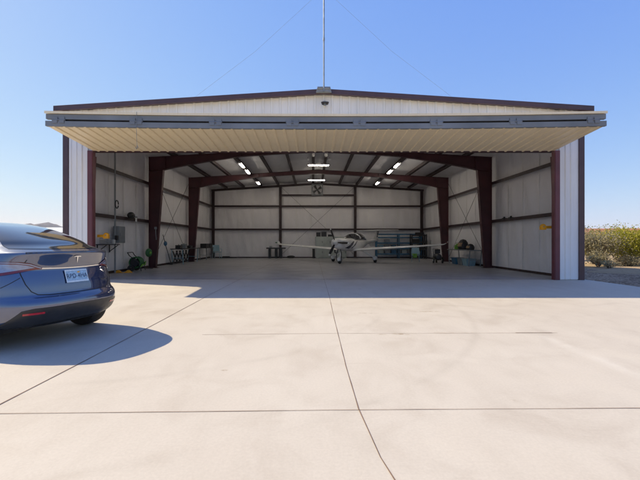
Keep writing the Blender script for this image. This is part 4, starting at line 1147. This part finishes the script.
# tail lights
lt = [(.45,1.018),(.52,1.045),(.60,1.075),(.70,1.093),(.85,1.10),(.95,1.098)]
lb = [(.45,1.0),(.55,.988),(.65,.968),(.75,.945),(.85,.925),(.95,.915)]
for s in (-1, 1):
    a, b = sorted((s*.45, s*.955))
    L_ = patch('tail_light', M['red_lens'], a, b, lambda q: lerp(abs(q), lt), lambda q: lerp(abs(q), lb), .007, 26, 6)
    a, b = sorted((s*.53, s*.90))
    patch('clear_lens', M['clear_lens'], a, b, lambda q: lerp(abs(q), lt)-.028, lambda q: lerp(abs(q), lb)+.03, .011, 20, 4, parent=L_)
    rstrip('light_line', M['clear_lens'], [(s*.46,1.012),(s*.60,1.062),(s*.72,1.082),(s*.86,1.088)], .012, .010, parent=L_)
# chrome line, shut lines, badge, plate
rstrip('trim_line', M['chrome'], [(-.45,1.008),(-.2,1.0),(0,.998),(.2,1.0),(.45,1.008)], .016, .006)
sl_ = [(-.66,1.118),(-.655,.95),(-.625,.82),(-.58,.73),(-.52,.688),(-.4,.676),(0,.672),(.4,.676),(.52,.688),(.58,.73),(.625,.82),(.655,.95),(.66,1.118)]
rstrip('tailgate_seam', M['black'], sl_, .010, .0025)
rstrip('bumper_seam', M['black'], [(.66,.905),(.8,.80),(.93,.72)], .006, .0025); rstrip('bumper_seam', M['black'], [(-.66,.905),(-.8,.80),(-.93,.72)], .006, .0025)
rstrip('spoiler_lip', M['diffuser'], [(-.72,1.201),(-.4,1.207),(0,1.209),(.4,1.207),(.72,1.201)], .018, .004)
def onrear(name, shapes, mat, off, parent=car):
    """flat polygons given in (y,z) laid on the rear surface"""
    mb = MB()
    for poly in shapes:
        vs = []
        for (y, z) in poly:
            w = sl_at(z)[3]; vs.append(rear((y+.35*(z-bz))/w, z, off))
        mb.add(vs, [tuple(range(len(poly)))])
    return mb.build(name, mat, parent, fix=False)
# y to the car's left; seen from behind left is left, so picture-right = -y
def flip(poly): return [(-a, b) for (a, b) in poly]
bz = 1.112
onrear('emblem', [flip([(-.052,bz+.040),(-.030,bz+.048),(0,bz+.050),(.030,bz+.048),(.052,bz+.040),(.046,bz+.030),(.022,bz+.034),(0,bz+.026),(-.022,bz+.034),(-.046,bz+.030)]),
                  flip([(-.012,bz+.030),(0,bz+.024),(.012,bz+.030),(.007,bz-.015),(0,bz-.055),(-.007,bz-.015)])], M['chrome'], .008)
# number plate: a flat sheet tilted with the tailgate
pz, pc = .885, rear(0, .885, .012)
tilt = math.atan2(rear(0,.95,0).x-rear(0,.82,0).x, .13)
plate = MB(); W2, H2 = .162, .083
def pp(y, z, o=0):      # plate plane; y positive to the picture's right
    return (pc.x-.004-o+math.tan(tilt)*z, -y, pz+z)
plate.hexa([pp(-W2,-H2,-.004),pp(W2,-H2,-.004),pp(W2,-H2,0),pp(-W2,-H2,0),pp(-W2,H2,-.004),pp(W2,H2,-.004),pp(W2,H2,0),pp(-W2,H2,0)])
po = plate.build('number_plate', M['plate'], car)
b_ = MB(); b_.add([pp(-W2+.012,-H2+.022,.0015),pp(W2-.012,-H2+.022,.0015),pp(W2-.012,H2-.018,.0015),pp(-W2+.012,H2-.018,.0015)], [(0,1,2,3)]); b_.build('plate_picture', M['plate_sky'], po, fix=False)
def text_mesh(s_, size):
    cu = bpy.data.curves.new('t', 'FONT'); cu.body = s_; cu.size = size; cu.align_x = 'CENTER'; cu.align_y = 'CENTER'
    ob = bpy.data.objects.new('t', cu); COL.objects.link(ob); bpy.context.view_layer.update()
    me = bpy.data.meshes.new_from_object(ob.evaluated_get(bpy.context.evaluated_depsgraph_get()))
    bpy.data.objects.remove(ob); return me
tm = text_mesh('RPD 4HA', .083)
mb = MB(); mb.add([pp(v.co.x*.92, v.co.y-.002, .0035) for v in tm.vertices], [tuple(p.vertices) for p in tm.polygons]); mb.build('plate_lettering', M['ink'], po, fix=False)
mb = MB(); mb.ball(pp(.03,.045,.002), .002,.022,.012, 10); mb.build('plate_sun', M['yellow'], po)
tm = text_mesh('DUAL MOTOR', .026)
vs = []
for v in tm.vertices:
    y = -.47-v.co.x; z = .80+v.co.y; vs.append(rear(y/sl_at(z)[3], z, .006))
mb = MB(); mb.add(vs, [tuple(p.vertices) for p in tm.polygons]); mb.build('badge', M['chrome'], car, fix=False)
# headlights (front, unseen here)
for s in (-1, 1):
    mb = MB(); mb.hexa([(4.35,s*.66,.72),(4.5,s*.50,.72),(4.52,s*.50,.78),(4.30,s*.72,.80),(4.30,s*.70,.76),(4.47,s*.5,.76),(4.45,s*.5,.8),(4.25,s*.74,.84)]); mb.build('headlight', M['clear_lens'], car)
# wheels
for wx in WX:
    for s in (-1, 1):
        mb = MB(); mb.lathe([(.24,-.115),(.31,-.125),(.345,-.115),(.357,-.08),(.36,0),(.357,.08),(.345,.115),(.31,.125),(.24,.115),(.24,-.115)], (wx, s*.81, .36), 'y', 44)
        wo = mb.build('wheel', M['rubber'], car, smooth='auto')
        mb = MB(); mb.lathe([(0,.06),(.05,.065),(.06,.04),(.20,.07),(.245,.10),(.248,-.10)], (wx, s*.81, .36), 'y', 36) if s > 0 else mb.lathe([(0,-.06),(.05,-.065),(.06,-.04),(.20,-.07),(.245,-.10),(.248,.10)], (wx, s*.81, .36), 'y', 36)
        for k in range(5):
            a = R(72*k+10); c, sn = math.cos(a), math.sin(a)
            mb.bar((wx+.05*c, s*(.81+.072), .36+.05*sn), (wx+.235*c, s*(.81+.095), .36+.235*sn), .05, .02, up=(0,1,0))
        mb.build('rim', M['rim'], wo, smooth='auto')
mb = MB(); mb.box(.75,4.3,-.7,.7,.16,.232); mb.build('underbody', M['black'], car)

# ------------------------------------------------------------------ vegetation
def shrub(name, loc, H, W, leafm, label, nleaf, seed, ls=.06, sparse=0, cat='shrub', stems=14):
    rr = random.Random(seed)
    t = empty(name, loc, rr.uniform(0,6.28), label, cat, 'desert shrubs along the gravel')
    mb = MB(); tips = []
    for k in range(stems):
        a = rr.uniform(0, 6.283); lean = rr.uniform(.1,1.0)*W/2; hh = H*rr.uniform(.6,1.0)*(1-.25*lean/(W/2))
        p0 = Vector((rr.uniform(-.1,.1),rr.uniform(-.1,.1),-.05)); p2 = Vector((math.cos(a)*lean, math.sin(a)*lean, hh))
        p1 = (p0+p2)/2+Vector((rr.uniform(-.1,.1),rr.uniform(-.1,.1),.12*H))
        mb.tube([p0,p1,p2], [.022,.013,.005], 5, cap=False); tips += [(p1,.7),(p2,1)]
        for q in range(4):
            s0 = p1+(p2-p1)*rr.random(); e = s0+Vector((rr.gauss(0,.22)*W/2,rr.gauss(0,.22)*W/2,rr.uniform(.05,.3)*H))
            e.z = min(e.z, H*1.12)
            mb.tube([s0,e], [.008,.003], 4, cap=False); tips.append((e,.8)); tips.append(((s0+e)/2,.8))
    mb.build('stems', M['stem'], t, fix=False)
    mb = MB()
    for k in range(nleaf):
        tp, wgt = tips[rr.randrange(len(tips))]
        sp = .13*W*wgt
        c = tp+Vector((rr.gauss(0,sp),rr.gauss(0,sp),rr.gauss(0,sp*.8)))
        if c.z < .03: c.z = rr.uniform(.03,.3)
        d = Vector((rr.gauss(0,1),rr.gauss(0,1),rr.gauss(.4,1))).normalized(); u = d.orthogonal().normalized()
        u = Matrix.Rotation(rr.uniform(0,6.28), 3, d) @ u
        l = ls*rr.uniform(.6,1.5); w_ = l*.38
        mb.add([c-d*l*.5, c+u*w_, c+d*l*.5, c-u*w_], [(0,1,2,3)])
    mb.build('foliage', M[leafm], t, fix=False)
    return t
SH = [ # name, x, y, H, W, leaf, label
 ('scrub_bush',16.4,21.3,1.95,2.4,'leaf_grey','dry grey brown bush nearest the hangar corner',5200,.07),
 ('scrub_bush',15.55,20.2,.75,1.2,'leaf_grey','low dry tuft in front of the grey brown bush by the hangar corner',1500,.06),
 ('creosote_bush',18.2,21.2,1.85,2.7,'leaf_yellow','yellow green bush at the right edge of the picture',10500,.07),
 ('creosote_bush',19.6,22.8,1.95,2.6,'leaf_yellow','tall yellow green bush just behind the right edge one',7500,.07),
 ('scrub_bush',17.35,20.3,.5,1.3,'leaf_grey','low dark dry bush at the foot of the yellow green bush',2200,.055),
 ('scrub_bush',18.9,19.9,.55,1.3,'leaf_olive','low olive bush at the right edge near the gravel',2200,.055),
 ('creosote_bush',17.4,22.9,1.60,2.0,'leaf_olive','olive bush between the grey brown and the yellow green bushes',5200,.065),
 ('mesquite_bush',18.6,26.5,2.25,3.2,'leaf_green','green bush with bare twigs reaching above the others near the hangar',5600,.075),
 ('creosote_bush',21.6,26.2,2.1,3.2,'leaf_yellow','broad yellow green bush in the second row',5600,.075),
 ('creosote_bush',24.0,27.5,2.1,3.0,'leaf_olive','broad olive bush far right in the second row',5000,.075),
 ('scrub_bush',15.2,19.0,.4,.8,'leaf_grey','tiny dry tuft on the dirt bank at the edge of the gravel',500,.05),
]
for i, (nm_, x, y, H, W, lf, lab, nl, ls) in enumerate(SH):
    z = .0
    shrub(nm_, (x, y, -.02), H, W, lf, lab, nl, 100+i, ls, stems=18 if H > 1 else 9)
# far-off scrub as one mass
def far_scrub():
    rr = random.Random(5); mb = MB()
    for k in range(1500):
        x = rr.uniform(24, 330); y = rr.uniform(34, 330)
        if rr.random() < .35: x = rr.uniform(-330,-45); y = rr.uniform(60,330)
        if x > 0 and x < y*.6: continue
        W = rr.uniform(.9,2.2); H = rr.uniform(.6,1.6)
        for q in range(16):
            c = Vector((x+rr.gauss(0,W*.35), y+rr.gauss(0,W*.35), max(.05, rr.uniform(.1,1)*H)))
            d = Vector((rr.gauss(0,1),rr.gauss(0,1),rr.gauss(.3,1))).normalized(); u = d.orthogonal().normalized()
            l = rr.uniform(.2,.5)
            mb.add([c-d*l*.5, c+u*l*.3, c+d*l*.5, c-u*l*.3], [(0,1,2,3)])
    o = mb.build('far_scrub', M['leaf_olive'], fix=False); tag(o, 'low desert scrub scattered over the far plain', 'scrub', kind='stuff')
far_scrub()

# ------------------------------------------------------------------ far buildings
fh = empty('distant_house', (78, 88, .5), R(-8), 'distant long house with terracotta roof beyond the shrubs on the right', 'house')
mb = MB(); mb.box(-17,17,-5,5,-.3,2.5); mb.build('wall', M['stucco'], fh)
mb = MB(); mb.add([(-18,-6,2.5),(18,-6,2.5),(18,6,2.5),(-18,6,2.5),(-14,0,4.1),(14,0,4.1)], [(0,1,5,4),(1,2,5),(2,3,4,5),(3,0,4),(0,3,2,1)]); mb.build('roof', M['tile'], fh)
for x in (-12,-6,4,11):
    mb = MB(); mb.box(x-.8,x+.8,-5.05,-4.98,.9,2.0); mb.build('window', M['glass'], fh)
hb = empty('distant_hangar', (-82, 135, 0), R(4), 'distant low hangar with white roof left of the main hangar', 'hangar')
mb = MB(); mb.box(-14,14,-10,10,-.3,4.6); mb.build('wall', M['stucco'], hb)
mb = MB(); mb.add([(-14.5,-10.5,4.6),(14.5,-10.5,4.6),(14.5,10.5,4.6),(-14.5,10.5,4.6),(-14.5,0,6.6),(14.5,0,6.6)], [(0,1,5,4),(1,2,5),(2,3,4,5),(3,0,4),(0,3,2,1)]); mb.build('roof', M['white_panel'], hb)
mb = MB(); mb.box(-6,9,-10.06,-10.0,0,3.9); mb.build('door', M['trim'], hb)

mb = MB(); mb.box(-6200, 6200, -6200, 6200, -6.5, 480)
hz = bpy.data.materials.new('air haze'); hz.use_nodes = True
hnt = hz.node_tree; hnt.nodes.remove(hnt.nodes['Principled BSDF'])
pv = hnt.nodes.new('ShaderNodeVolumePrincipled'); pv.inputs['Color'].default_value = (.80,.88,1.0,1); pv.inputs['Density'].default_value = .5e-4
hnt.links.new(pv.outputs[0], hnt.nodes['Material Output'].inputs['Volume'])
tag(mb.build('haze', hz), 'thin pale blue air haze over the desert plain', 'haze', kind='stuff')
# ------------------------------------------------------------------ light, sky, camera
SUN_EL, sx, sy = R(43.7), -5.0, 1.86          # the sun stands to the left, a little beyond the hangar
az = math.atan2(sx, sy)                        # from +Y towards +X
w = bpy.data.worlds.new('World'); S.world = w; w.use_nodes = True
nt = w.node_tree; bg = nt.nodes['Background']
sky = nt.nodes.new('ShaderNodeTexSky'); sky.sky_type = 'NISHITA'; sky.sun_disc = False
sky.sun_elevation = SUN_EL; sky.sun_rotation = az
sky.altitude = 600; sky.air_density = 1.0; sky.dust_density = .6; sky.ozone_density = 3.0
EXPO = .58
STR = .12
sep = nt.nodes.new('ShaderNodeSeparateColor'); nt.links.new(sky.outputs[0], sep.inputs[0])
cmb = nt.nodes.new('ShaderNodeCombineColor')
for i, (k, p) in enumerate(((.79,.80),(.77,.60),(.95,.13))):      # clear dry air: even, deep blue
    v = math_(nt, 'POWER', math_(nt, 'MULTIPLY', sep.outputs[i], .185), p)
    nt.links.new(math_(nt, 'MULTIPLY', v, k/(STR*2**EXPO)), cmb.inputs[i])
nt.links.new(cmb.outputs[0], bg.inputs[0]); bg.inputs[1].default_value = STR
sun = bpy.data.lights.new('sun', 'SUN'); sun.energy = 4.35; sun.angle = R(.5); sun.color = (1.0, .87, .62)
so = bpy.data.objects.new('sun', sun); COL.objects.link(so); so.location = (-40, 20, 50)
tosun = Vector((math.sin(az)*math.cos(SUN_EL), math.cos(az)*math.cos(SUN_EL), math.sin(SUN_EL)))
so.rotation_euler = tosun.to_track_quat('Z', 'Y').to_euler()

cam = bpy.data.cameras.new('camera'); co_ = bpy.data.objects.new('camera', cam); COL.objects.link(co_)
co_.location = (0, 0, 1.34); co_.rotation_euler = (R(90), 0, 0)
cam.sensor_width = 36; cam.lens = 370/640*36; cam.shift_x = 7/640; cam.shift_y = 2/640
cam.clip_end = 30000; cam.clip_start = .05
S.camera = co_
S.view_settings.view_transform = 'Standard'; S.view_settings.look = 'None'
S.view_settings.exposure = EXPO; S.view_settings.gamma = 1
try: S.view_settings.use_curve_mapping = False
except Exception: pass
S.render.engine = 'CYCLES'
S.cycles.max_bounces = 10; S.cycles.diffuse_bounces = 6; S.cycles.glossy_bounces = 4
S.cycles.use_denoising = True
